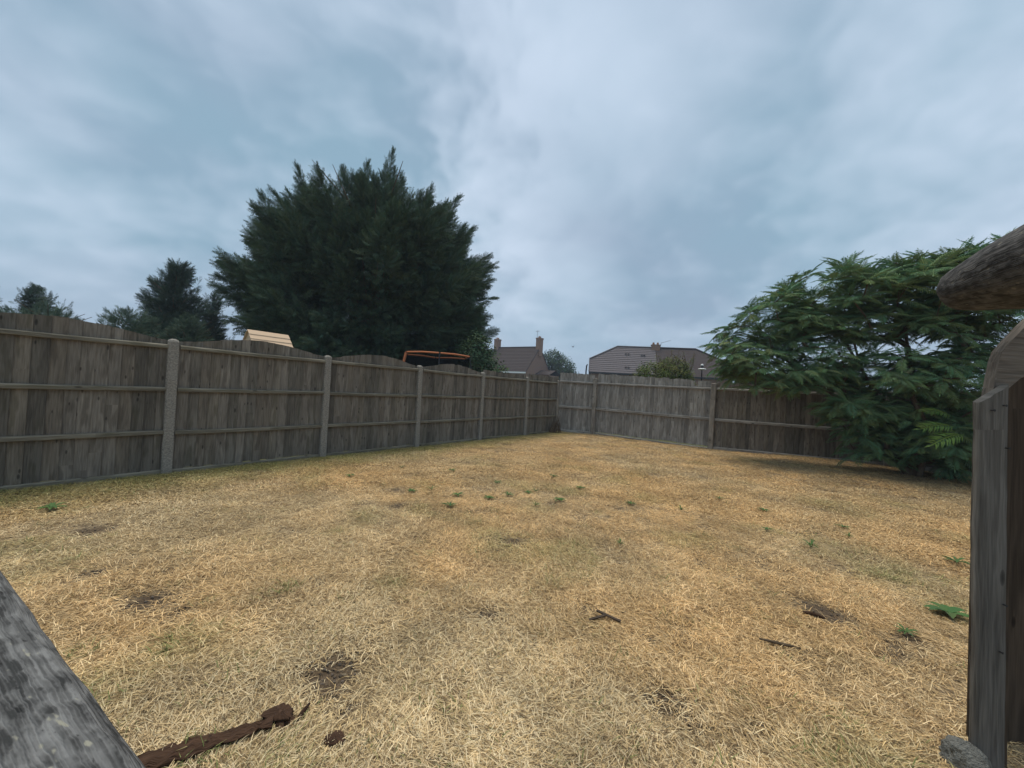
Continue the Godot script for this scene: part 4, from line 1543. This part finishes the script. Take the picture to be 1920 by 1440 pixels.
# ------------------------------------------------------------------ timber shelter at the camera's side
func slab(outline: Array, z0: float, z1: float, us := 1.6) -> Shape:
	# a plate with a given outline (counter-clockwise seen from +z) between two depths
	var s := Shape.new()
	var flat := PackedVector2Array()
	for p in outline:
		flat.append(Vector2(p.x, p.y))
	var idx := Geometry2D.triangulate_polygon(flat)
	for k in range(0, idx.size(), 3):
		var p := [flat[idx[k]], flat[idx[k + 1]], flat[idx[k + 2]]]
		if (p[1] - p[0]).cross(p[2] - p[0]) < 0:
			p = [p[0], p[2], p[1]]
		var at := s.v.size()
		s.tri(Vector3(p[0].x, p[0].y, z1), Vector3(p[1].x, p[1].y, z1), Vector3(p[2].x, p[2].y, z1))
		s.tri(Vector3(p[0].x, p[0].y, z0), Vector3(p[2].x, p[2].y, z0), Vector3(p[1].x, p[1].y, z0))
	for k in s.u.size():
		s.u[k] = Vector2(s.v[k].y * us, s.v[k].x * us * 0.4)
	for k in flat.size():
		var a := flat[k]
		var b := flat[(k + 1) % flat.size()]
		s.quad(Vector3(a.x, a.y, z0), Vector3(b.x, b.y, z0), Vector3(b.x, b.y, z1), Vector3(a.x, a.y, z1), Vector2(0.1, k * 0.13), Vector2(0.1, k * 0.13 + 0.1), Vector2(0.2, k * 0.13 + 0.1), Vector2(0.2, k * 0.13))
	return s


func make_shelter() -> void:
	var base := Vector3(1.825, 0, -1.46)
	var t := thing("timber_shelter", "weathered rustic timber shelter edge with log eave at the right side", "shelter", base)
	# upright: rounded-edge post leaning slightly, split face
	var po := Shape.new()
	var rings := []
	for k in 29:
		var y := -0.2 + 1.55 * k / 28.0
		var lean := -0.045 * (y - 0.0) / 1.37
		var wl := 0.053 + 0.002 * sin(y * 9.0) + rng.randf_range(-0.0012, 0.0012)
		var ring := []
		for p in [[-wl, 0.036], [-wl + 0.006, 0.046], [-0.022, 0.05], [-0.004, 0.0465], [0.018, 0.05], [0.046, 0.047], [0.053, 0.04], [0.054, 0.02], [-wl, 0.02]]:
			ring.append(Vector3(p[0] + lean + rng.randf_range(-0.001, 0.001), y + (0.0 if k < 27 else (p[0] + 0.053) * 0.72 + rng.randf_range(-0.004, 0.004)) * (1.0 if k == 28 else 0.5), p[1] + rng.randf_range(-0.0008, 0.0008)))
		rings.append(ring)
	po.skin(rings, Vector2(0.45, 0.55), Vector2(0.1, 0.2))
	# sloping cut at the top
	part("post", po.mesh(), mats.shelter_post, t)
	var nail := Shape.new()
	nail.tube([Vector3(0, 0, 0), Vector3(0, 0, 0.012), Vector3(0, 0, 0.014)], [0.0022, 0.0022, 0.005], 6)
	for q in [[-0.062, 1.325], [-0.02, 1.345], [0.0, 1.19], [0.012, 0.62], [0.004, 0.45]]:
		var o := part("nail", nail.mesh(), mats.dark_metal, t)
		o.position = Vector3(q[0], q[1], 0.046)
	# trim strip against the post and the boards behind, recess shade put into their dark colour
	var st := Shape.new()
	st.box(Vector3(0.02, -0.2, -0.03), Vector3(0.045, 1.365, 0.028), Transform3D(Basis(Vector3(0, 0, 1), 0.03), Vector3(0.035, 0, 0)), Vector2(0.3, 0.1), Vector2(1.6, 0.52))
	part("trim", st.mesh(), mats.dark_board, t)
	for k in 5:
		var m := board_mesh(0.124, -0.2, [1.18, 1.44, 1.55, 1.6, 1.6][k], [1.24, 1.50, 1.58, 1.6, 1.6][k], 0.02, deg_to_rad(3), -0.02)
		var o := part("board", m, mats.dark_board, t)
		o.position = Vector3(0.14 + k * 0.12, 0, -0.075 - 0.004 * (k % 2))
	# curved brace over the post
	var pts := []
	for p in [[-0.015, 1.37], [0.03, 1.385], [0.05, 1.415], [0.115, 1.475], [0.21, 1.545], [0.32, 1.60], [0.6, 1.70], [0.6, 1.98], [0.38, 1.87], [0.26, 1.785], [0.17, 1.72], [0.105, 1.655], [0.05, 1.592], [0.018, 1.55], [0.006, 1.51], [-0.004, 1.45]]:
		pts.append(Vector2(p[0], p[1]))
	part("brace", slab(pts, -0.022, 0.012).mesh(), mats.shelter_brace, t)
	# the eave log, blunt and split, running back past the camera's side
	var lg := Shape.new()
	var a := Vector3(1.775, 1.80, -1.54) - base
	var b := Vector3(1.15, 1.83, 0.70) - base
	var axis := (b - a)
	var d := axis.normalized()
	var sx := d.cross(Vector3.UP).normalized()
	var sy := sx.cross(d)
	var lr := []
	var rough := noise(3, 1.0, 3)
	for k in 27:
		var f := k / 26.0
		var r: float = 0.162 if k > 7 else [0.062, 0.083, 0.092, 0.102, 0.118, 0.136, 0.150, 0.158][k]
		var ring := []
		var along: Vector3 = a + axis * (0.2 + 0.8 * (k - 8) / 18.0 if k > 7 else [0.0, 0.006, 0.016, 0.033, 0.065, 0.10, 0.135, 0.165][k])
		for q in 28:
			var g := TAU * q / 28
			var rr := r * (1.0 + 0.10 * rough.get_noise_2d(cos(g) * 1.3 + f * 2.0, sin(g) * 1.3 + f * 3.0) + 0.03 * rough.get_noise_2d(g * 5.0, f * 6.0))
			ring.append(along + (sx * cos(g) + sy * sin(g) * 0.92) * rr)
		lr.append(ring)
	lg.skin(lr, Vector2(0.65, 0.5), Vector2(0.3, 0.1))
	part("roof_log", lg.mesh(), mats.shelter_log, t)
	var lp := part("log_prop", post_mesh(0.14, 0.14, 1.72, 0.01), mats.old_timber, t)
	lp.position = Vector3(1.22, 0, 0.45) - base

	# stone at the foot of the post
	var sn := Shape.new()
	var sr := []
	var bump := noise(8, 1.0, 3)
	for k in 13:
		var f := k / 12.0
		var ring := []
		for q in 24:
			var g := TAU * q / 24
			var r := sin(PI * (0.06 + 0.88 * f)) * 0.5 + 0.5
			r *= 1.0 + 0.45 * bump.get_noise_3d(cos(g) * 1.5, f * 2.4, sin(g) * 1.5) + 0.12 * bump.get_noise_3d(cos(g) * 7.0, f * 9.0, sin(g) * 7.0)
			var sq := pow(pow(absf(cos(g)), 4.0) + pow(absf(sin(g)), 4.0), -0.25)
			if k == 0 or k == 12:
				r *= 0.72
			ring.append(Vector3(cos(g) * 0.052 * r * sq + f * 0.02, -0.08 + 0.20 * f, -sin(g) * 0.075 * r * sq))
		sr.append(ring)
	sn.skin(sr, Vector2.ONE, Vector2.ZERO, true, false)
	var stone := part("stone", sn.mesh(), mats.stone, self)
	stone.position = Vector3(1.725, 0, -1.415)
	stone.rotation.y = 0.35
	stone.scale = Vector3(0.82, 0.85, 0.82)
	tag(stone, "rough grey stone half sunk in the straw at the foot of the shelter post", "stone")

	# round-edged rail close to the lens, low on the left
	var p0 := Vector3(-2.47, 0.96, -1.39)
	var p1 := Vector3(0.014, 0.52, -0.19)
	var w := thing("timber_rail", "thick blotchy weathered timber rail slanting across the bottom left corner", "rail", Vector3(-1.15, 0, -0.78))
	var rl := Shape.new()
	var ra := []
	var ax := (p1 - p0)
	var rd := ax.normalized()
	var rs := rd.cross(Vector3.UP).normalized()     # towards the camera's near side or away
	var ru := rs.cross(rd)
	for k in 49:
		var f := k / 48.0
		var ring := []
		for q in 24:
			var g := TAU * q / 24
			var sq := pow(pow(absf(cos(g)), 3.6) + pow(absf(sin(g)), 3.6), -1.0 / 3.6)
			var rr := sq * (1.0 + 0.02 * rough.get_noise_2d(cos(g) * 1.5 + f * 8.0, sin(g) * 1.5 + f * 7.0) + 0.02 * rough.get_noise_2d(g * 4.0 + 9.0, f * 40.0))
			ring.append(p0 + ax * f + (rs * cos(g) * 0.145 + ru * sin(g) * 0.07) * rr - w.position)
		ra.append(ring)
	rl.skin(ra, Vector2(0.75, 0.55), Vector2(0.15, 0.4))
	part("beam", rl.mesh(), mats.old_timber, w)
	for q in [0.06, 0.94]:
		var f: Vector3 = p0 + ax * q - w.position
		var lgp := part("leg", post_mesh(0.11, 0.11, f.y - 0.05, 0.01), mats.old_timber, w)
		lgp.position = Vector3(f.x, 0, f.z)


# ------------------------------------------------------------------ lawn
func straw_mesh(seed_: int, blades: int, radius: float, short: float, long: float, stand: float, width: float, green := false) -> ArrayMesh:
	var r := RandomNumberGenerator.new()
	r.seed = seed_
	var s := Shape.new()
	var palette := [Color(0.68, 0.53, 0.31), Color(0.54, 0.40, 0.21), Color(0.80, 0.69, 0.46), Color(0.34, 0.245, 0.14), Color(0.60, 0.47, 0.27), Color(0.74, 0.62, 0.41), Color(0.20, 0.145, 0.085), Color(0.44, 0.33, 0.19)]
	if green:
		palette = [Color(0.16, 0.19, 0.065), Color(0.22, 0.235, 0.085), Color(0.12, 0.155, 0.05), Color(0.33, 0.29, 0.13)]
	for k in blades:
		var a := r.randf() * TAU
		var at := Vector3(cos(a), 0, sin(a)) * radius * sqrt(r.randf())
		# blades lie mostly one way (along x), some across
		var turn := r.randfn(0.0, 0.75) + (PI if r.randf() < 0.5 else 0.0)
		if r.randf() < 0.25:
			turn = r.randf() * TAU
		var d := Vector3(cos(turn), 0, sin(turn))
		var l := r.randf_range(short, long) * (1.4 if r.randf() < 0.08 else 1.0)
		var up := absf(r.randfn(0.0, stand)) + 0.06
		var w := width * r.randf_range(0.7, 1.3)
		var y0 := r.randf_range(0.0, 0.016)
		at.y = y0
		var bend := r.randf_range(-0.10, 0.10) if r.randf() < 0.9 else r.randf_range(-0.6, 0.6)
		var side := d.cross(Vector3.UP) * w
		var p1 := at + (d + Vector3(0, up, 0)).normalized() * l * 0.5
		var d2 := d.rotated(Vector3.UP, bend)
		var p2 := p1 + (d2 + Vector3(0, up * r.randf_range(-0.5, 0.8), 0)).normalized() * l * 0.5
		p2.y = maxf(p2.y, 0.002)
		var c: Color = palette[r.randi_range(0, palette.size() - 1)]
		var sh := r.randf_range(0.85, 1.15)
		s.tint = Color(c.r * sh, c.g * sh, c.b * sh)
		var tw := Vector3(0, w * r.randf_range(-0.7, 0.7), 0)
		s.quad(at - side + tw, at + side - tw, p1 + side * 0.85, p1 - side * 0.85)
		s.tri(p1 - side * 0.85, p1 + side * 0.85, p2)
	return s.mesh()


func bare(x: float, z: float) -> float:
	# share of bare soil: worn spots seen in the lawn plus a scatter
	var out := 0.0
	for q in [[-0.72, -1.70, 0.26], [-0.55, -1.50, 0.13], [-1.95, -2.15, 0.2], [-1.7, -2.05, 0.15], [-0.05, -2.2, 0.17], [0.2, -2.05, 0.1], [2.05, -2.45, 0.22], [2.35, -2.2, 0.14], [0.75, -1.65, 0.2], [1.05, -1.55, 0.12], [-1.2, -2.0, 0.1], [-0.2, -1.45, 0.12], [-2.5, -2.4, 0.15], [-1.07, -4.04, 0.16], [-3.2, -3.0, 0.2], [0.1, -3.3, 0.16], [1.6, -3.1, 0.12], [-0.62, -2.28, 0.1]]:
		var d: float = Vector2(x - q[0], z - q[1]).length() / q[2]
		out = maxf(out, 1.0 - d)
	out = clampf(out * 1.6, 0.0, 1.0)
	return maxf(out, maxf(clampf((tone.get_noise_2d(x * 2.3 + 50.0, z * 2.3) - 0.27) * 3.0, 0.0, 0.75), clampf((tone.get_noise_2d(x * 7.0 - 20.0, z * 7.0) - 0.30) * 4.0, 0.0, 0.9)))


func make_lawn() -> void:
	var lawn := Node3D.new()
	lawn.name = "dry_grass"
	add_child(lawn)
	lawn.set_meta("kind", "stuff")
	lawn.set_meta("label", "sun-dried straw-coloured lawn of matted short grass")
	lawn.set_meta("category", "grass")
	var near := [[], [], [], []]
	var near_c := [[], [], [], []]
	var far := [[], [], []]
	var far_c := [[], [], []]
	var gr := [[], []]
	var gr_c := [[], []]
	var tries := 0
	while tries < 100000:
		tries += 1
		# denser towards the eye: distance by a power, bearing over the whole view and a little beyond
		var dist := 0.75 + 15.5 * pow(rng.randf(), 1.75)
		var az := rng.randf_range(-1.12, 1.12)
		var x := sin(az) * dist
		var z := -cos(az) * dist
		var p := Vector3(x, 0, z)
		var ol := off_left(p)
		var ob := off_back(p)
		if ol < 0.02 or ob < 0.02:
			continue
		if dist > 2.5 and x > 1.9 and z > -1.5:
			continue
		if x > 1.9 and z > -1.9 and rng.randf() < 0.8:
			continue
		var soil := bare(x, z)
		if rng.randf() < minf(soil * 1.25, 0.985):
			continue
		var warm := tone.get_noise_2d(x * 0.45, z * 0.45)
		var olive := tone.get_noise_2d(x * 0.7 + 90.0, z * 0.7 + 20.0)
		var pale := tone.get_noise_2d(x * 1.3 - 40.0, z * 1.3)
		# richer ochre in the middle and right of the lawn, greyer straw nearest the camera and at the left
		var ochre := clampf(0.45 + warm * 0.9 + smoothstep(-2.5, 1.0, x) * 0.3 - smoothstep(3.2, 1.6, dist) * 0.55, 0.0, 1.0)
		var c := Color(0.97, 0.94, 0.88).lerp(Color(1.12, 0.96, 0.765), ochre)
		var s := 0.95 + pale * 0.3 + tone.get_noise_2d(x * 5.0, z * 5.0) * 0.35 + rng.randf_range(-0.2, 0.2)
		c = Color(c.r * s, c.g * s, c.b * s)
		var og := clampf(olive * 2.2 - 0.4, 0.0, 1.0) * 0.4
		og = maxf(og, clampf(1.0 - (ol - 0.15 - 0.35 * tone.get_noise_2d(x * 1.7, z * 1.7)) / 1.0, 0.0, 1.0))
		og = maxf(og, smoothstep(-2.4, -4.0, x) * smoothstep(5.0, 3.0, dist) * 0.5 * (0.6 + olive))
		c = c.lerp(Color(0.47, 0.56, 0.33) * s, clampf(og, 0, 0.9))
		var flow := lump.get_noise_2d(x * 0.6 + 70.0, z * 0.6) * 4.0 + 0.5
		var size := rng.randf_range(0.8, 1.25)
		var basis := Basis(Vector3.UP, flow + rng.randfn(0.0, 0.5)).scaled(Vector3(size, size, size))
		var tr := Transform3D(basis, Vector3(x, ground_at(x, z) - 0.002, z))
		if rng.randf() < og * 0.35 or rng.randf() < 0.012:
			var g := rng.randi_range(0, 1)
			gr[g].append(tr)
			gr_c[g].append(Color(1, 1, 1) * rng.randf_range(0.8, 1.3))
		if dist < 5.0:
			var g := rng.randi_range(0, 3)
			near[g].append(tr)
			near_c[g].append(c)
		else:
			var g := rng.randi_range(0, 2)
			far[g].append(tr)
			far_c[g].append(c)
	for g in 4:
		swarm("straw", straw_mesh(20 + g, 28, 0.085, 0.022, 0.062, [0.08, 0.12, 0.2, 0.38][g], 0.00115), mats.straw, near[g], near_c[g], lawn)
	for g in 3:
		swarm("straw", straw_mesh(40 + g, 34, 0.13, 0.025, 0.065, [0.12, 0.2, 0.35][g], 0.002), mats.straw, far[g], far_c[g], lawn)
	for g in 2:
		swarm("green_blades", straw_mesh(50 + g, 14, 0.06, 0.03, 0.07, 0.8, 0.0013, true), mats.straw, gr[g], gr_c[g], lawn)


func crumb_mesh(seed_: int) -> ArrayMesh:
	var r := RandomNumberGenerator.new()
	r.seed = seed_
	var s := Shape.new()
	var rings := []
	for k in 4:
		var ring := []
		for q in 6:
			var g := TAU * q / 6
			var rr: float = [0.5, 1.0, 0.85, 0.35][k] * r.randf_range(0.7, 1.25)
			ring.append(Vector3(cos(g) * rr, [-0.4, 0.0, 0.5, 0.8][k] * r.randf_range(0.8, 1.1), -sin(g) * rr))
		rings.append(ring)
	s.skin(rings, Vector2.ONE, Vector2.ZERO, true, false)
	return s.mesh()


func make_crumbs() -> void:
	var places := []
	var tints := []
	var tries := 0
	while tries < 60000 and places.size() < 9000:
		tries += 1
		var dist := 0.9 + 5.0 * pow(rng.randf(), 1.5)
		var az := rng.randf_range(-1.0, 1.0)
		var x := sin(az) * dist
		var z := -cos(az) * dist
		if x > 1.9 and z > -1.6 or off_left(Vector3(x, 0, z)) < 0.1:
			continue
		if rng.randf() > bare(x, z) + 0.015:
			continue
		var size := 0.0022 + 0.006 * pow(rng.randf(), 2.5)
		places.append(Transform3D(Basis.from_euler(Vector3(rng.randf() * 0.6, rng.randf() * TAU, rng.randf() * 0.6)).scaled(Vector3(size * rng.randf_range(0.8, 1.5), size, size)), Vector3(x, ground_at(x, z) + size * 0.3, z)))
		var k := rng.randf_range(0.5, 1.4)
		tints.append(Color(0.105 * k, 0.085 * k, 0.066 * k))
	var o := swarm("soil_crumbs", crumb_mesh(3), mats.straw, places, tints, self)
	o.set_meta("label", "dark crumbs of dry soil in the worn spots of the lawn")
	o.set_meta("category", "soil")


# ------------------------------------------------------------------ weeds and litter
func weed_mesh(seed_: int, leaves: int, long: float, wide: float, stand: float) -> ArrayMesh:
	var r := RandomNumberGenerator.new()
	r.seed = seed_
	var s := Shape.new()
	for k in leaves:
		var a := TAU * k / leaves + r.randf_range(-0.35, 0.35)
		var d := Vector3(cos(a), 0, sin(a))
		var l := long * r.randf_range(0.65, 1.15)
		var side := d.cross(Vector3.UP) * l * wide
		var rise := stand * r.randf_range(0.5, 1.4)
		var pts := []
		for q in 6:
			var f := q / 5.0
			pts.append(d * l * f + Vector3(0, 0.008 + l * (rise * f - rise * 0.75 * f * f), 0))
		s.tint = Color(r.randf_range(0.8, 1.25), r.randf_range(0.85, 1.15), r.randf_range(0.8, 1.15))
		for q in 5:
			var w0 := sin(PI * (0.08 + 0.92 * q / 5.0))
			var w1 := sin(PI * (0.08 + 0.92 * (q + 1) / 5.0))
			var fold := Vector3(0, l * wide * 0.4, 0)
			s.quad(pts[q], pts[q + 1], pts[q + 1] + (side + fold) * w1, pts[q] + (side + fold) * w0)
			s.quad(pts[q + 1], pts[q], pts[q] + (fold - side) * w0, pts[q + 1] + (fold - side) * w1)
	return s.mesh()


func make_small_things() -> void:
	var shapes := [weed_mesh(1, 8, 0.10, 0.16, 0.55), weed_mesh(2, 11, 0.09, 0.10, 0.8), weed_mesh(3, 7, 0.11, 0.2, 0.4), weed_mesh(4, 14, 0.085, 0.045, 1.1)]
	var weeds := [
		[-3.96, -3.38, 0, 1.25, "bright green leafy weed alone on the left of the lawn, before the cut-off panel"],
		[2.88, -2.48, 2, 1.35, "broad-leaved dark green weed lying beside the shelter post"],
		[2.36, -2.24, 1, 1.1, "dull grey-green weed a step left of the broad-leaved one by the shelter"],
		[3.93, -3.34, 1, 1.3, "pale green weed patch beyond the shelter post, nearest the sumac shade"],
		[2.78, -3.48, 3, 1.25, "upright bright green tuft standing alone on the right of the lawn"],
		[3.66, -4.16, 1, 1.0, "green weed farther back than the upright tuft, right of it"],
		[3.43, -3.83, 3, 0.8, "small green weed between the upright tuft and the pale patch"],
		[2.67, -3.91, 1, 0.8, "small flat weed just behind the upright bright tuft"],
		[3.12, -4.64, 0, 0.8, "flat green weed right of centre, in line with the brown post"],
		[2.80, -5.04, 1, 1.1, "wide grey-green weed in the ochre grass nearest the brown post"],
		[2.03, -4.44, 3, 0.95, "green tuft in the ochre grass left of the wide grey-green weed"],
		[1.50, -4.60, 0, 0.75, "single small weed below the post of the long silvery bay"],
		[1.01, -3.32, 3, 0.8, "dark little tuft alone in the middle of the lawn"],
		[0.64, -4.52, 0, 1.0, "dark spreading weed at the right end of the central scatter"],
		[0.34, -4.29, 3, 0.95, "green tuft nearest the camera on the right side of the central scatter"],
		[0.38, -4.87, 3, 0.8, "upright weed at the back of the pair in the central scatter"],
		[0.28, -4.80, 0, 0.75, "darker left weed of the touching pair in the central scatter"],
		[0.04, -4.63, 1, 1.1, "wide pale weed in the middle of the central scatter"],
		[-0.19, -4.45, 0, 0.9, "dark flat weed left of the wide pale one in the central scatter"],
		[-0.56, -4.51, 0, 0.95, "round green weed at the left of the central scatter"],
		[-0.58, -4.08, 1, 1.15, "tall straggly weed, nearest to the camera in the central scatter"],
		[-0.90, -4.67, 3, 0.95, "bright tuft at the far left of the central scatter"],
		[-1.11, -4.57, 0, 0.8, "dark weed trailing a dead stalk, left of the bright tuft"],
		[-0.12, -5.22, 1, 0.95, "pale weed at the back of the central scatter"],
		[0.71, -5.80, 1, 1.1, "long low green weed strip below the corner post"],
		[1.00, -5.19, 0, 0.85, "dark weed below the short silvery corner bay"],
		[-0.82, -5.76, 1, 1.05, "grey-green weed below the panel with the trampoline"],
		[-1.60, -5.84, 3, 0.8, "small bright weed near the third concrete post"],
		[-2.06, -5.07, 0, 0.8, "small weed out from the second concrete post"],
	]
	var made := []
	for m in shapes:
		made.append(null)
	for w in weeds:
		var o: MeshInstance3D
		if made[w[2]] == null:
			o = part("weed_plant", shapes[w[2]], mats.weed, self)
			made[w[2]] = o
		else:
			o = made[w[2]].duplicate()
			o.name = numbered("weed_plant")
			add_child(o)
		o.position = Vector3(w[0], ground_at(w[0], w[1]) + 0.013, w[1])
		o.rotation.y = rng.randf() * TAU
		o.scale = Vector3.ONE * w[3] * (0.95 if w[3] != 1.1 or w[0] < 2.0 else 0.7)
		tag(o, w[4], "weed", "green weeds in the dry lawn")

	# green grass tufts close to the camera at the left
	for q in [[-1.87, -1.72, "fresh green grass tuft against the blotchy timber rail"], [-1.53, -1.80, "thin green grass tuft a little way beyond the timber rail"], [-1.0, -1.30, "yellow-green grass tuft beside the rotten bark strip"], [-1.28, -2.34, "pale green grass tuft far out from the timber rail, near bare soil"]]:
		var o := part("grass_tuft", straw_mesh(int(absf(q[0]) * 100), 46, 0.06, 0.04, 0.09, 1.1, 0.0016, true), mats.straw, self)
		o.position = Vector3(q[0], ground_at(q[0], q[1]), q[1])
		tag(o, q[2], "grass tuft")

	# rotten wood and soil crumbs
	var strip := Shape.new()
	var rough := noise(14, 1.0, 3)
	var rings := []
	for k in 19:
		var f := k / 18.0
		var at := Vector3(-1.13, 0.012, -1.24).lerp(Vector3(-0.80, 0.014, -1.42), f)
		var r := 0.034 * (0.5 + 0.5 * sin(PI * clampf(f * 1.1 + 0.1, 0, 1))) * (1.0 + 0.8 * rough.get_noise_1d(f * 7.0))
		var ring := []
		for q in 10:
			var g := TAU * q / 10
			ring.append(Vector3(at.x + sin(g) * -r * 0.5, at.y + cos(g) * r * 0.36 * (1.0 + 0.5 * rough.get_noise_2d(f * 30.0, g)), at.z + sin(g) * -r) * (1.0) + Vector3(0, 0.016 * rough.get_noise_2d(f * 9.0, cos(g) * 1.5 + 5.0), 0))
		rings.append(ring)
	strip.skin(rings, Vector2(0.4, 1.5), Vector2(0.2, 0.2))
	var so := part("bark_strip", strip.mesh(), mats.rotten, self)
	so.position.y = ground_at(-0.95, -1.33) + 0.014
	tag(so, "long dark rotten bark strip on the straw at the bottom edge", "bark strip")
	var chunks := [
		[-0.795, -1.455, 0.045, 0.8, "crumbled reddish rotten wood lump at the tip of the bark strip"],
		[-0.555, -1.375, 0.026, 0.55, "small dark brown wood crumb right of the bark strip, at the bottom edge"],
	]
	for q in chunks:
		var s := Shape.new()
		var rr := []
		for k in 9:
			var f := k / 8.0
			var ring := []
			for j in 14:
				var g := TAU * j / 14
				var r: float = q[2] * sqrt(maxf(0.02, 1.0 - pow(f * 1.6 - 0.6, 2.0))) * (1.0 + 1.0 * rough.get_noise_3d(cos(g) * 2.0 + q[0] * 9.0, f * 3.0, sin(g) * 2.0) + 0.4 * rough.get_noise_3d(cos(g) * 9.0, f * 11.0, sin(g) * 9.0))
				ring.append(Vector3(cos(g) * r * 1.3, f * q[2] * q[3] * 1.1 - 0.008, -sin(g) * r))
			rr.append(ring)
		s.skin(rr, Vector2(0.3, 2.0))
		var o := part("wood_lump", s.mesh(), mats.rotten, self)
		o.position = Vector3(q[0], ground_at(q[0], q[1]) + 0.016, q[1])
		o.rotation.y = -0.5
		tag(o, q[4], "wood lump")
	var sticks := [
		[Vector3(-0.725, 0.018, -1.44), Vector3(-0.715, 0.03, -1.515), 0.008, "short dark stick beside the crumbled wood lump", 0],
		[Vector3(1.42, 0.022, -2.10), Vector3(1.60, 0.02, -2.04), 0.008, "dark curved twig on the right of the lawn near the camera", 1],
		[Vector3(1.90, 0.02, -2.42), Vector3(1.99, 0.022, -2.36), 0.012, "black bark scrap in the worn patch left of the shelter post", 0],
	]
	for q in sticks:
		var s := Shape.new()
		var a: Vector3 = q[0]
		var b: Vector3 = q[1]
		var m := a.lerp(b, 0.5)
		var bow := Vector3(0, 0.006, 0.012 * q[4])
		s.tube([a - m, a.lerp(b, 0.35) - m + bow, a.lerp(b, 0.7) - m + bow * 0.6, b - m], [q[2] * 0.6, q[2], q[2] * 0.85, q[2] * 0.5], 7, Vector2(0.3, 1.5))
		var o := part("stick", s.mesh(), mats.rotten if q[4] == 0 else mats.bark, self)
		o.position = m + Vector3(0, ground_at(m.x, m.z), 0)
		tag(o, q[3], "stick")
	# crossed dark sticks right of centre
	var cr := thing("broken_slat", "two splintered dark slats lying crossed on the straw right of centre", "wood scrap", Vector3(0.60, ground_at(0.60, -2.2) + 0.02, -2.2))
	for q in [[Vector3(-0.085, 0.0, 0.01), Vector3(0.02, 0.012, -0.025), 0.007, 0.004], [Vector3(-0.03, 0.018, -0.055), Vector3(0.09, 0.006, 0.02), 0.008, 0.004]]:
		var s := Shape.new()
		var a: Vector3 = q[0]
		var b: Vector3 = q[1]
		var d := (b - a).normalized()
		var x := d.cross(Vector3.UP).normalized()
		s.box(Vector3(-q[2], -q[3], 0), Vector3(q[2], q[3], (b - a).length()), Transform3D(Basis(x, d.cross(x) * -1.0, d), a), Vector2.ZERO, Vector2(1.5, 0.5), 2)
		part("slat", s.mesh(), mats.dark_board, cr)
	# dry brushwood leaning in the fence corner
	var corner := LEFT_AT + LEFT_ALONG * 10.62 + Vector3(0.8024, 0, 0.5968) * 0.16
	var bw := Shape.new()
	for k in 46:
		var f := Vector3(rng.randf_range(-0.35, 0.25), 0, rng.randf_range(-0.12, 0.12))
		var e := f * 0.4 + Vector3(rng.randf_range(0.0, 0.25), rng.randf_range(0.2, 0.62), rng.randf_range(-0.1, 0.05))
		bw.tube([f, f.lerp(e, 0.5) + Vector3(rng.randf_range(-0.04, 0.04), 0.03, rng.randf_range(-0.04, 0.04)), e], [0.006, 0.005, 0.002], 4)
	var bo := part("brushwood", bw.mesh(), mats.bark, self)
	bo.position = corner
	bo.rotation.y = LEFT_TURN
	tag(bo, "dry brown brushwood leaning against the corner post", "brushwood")
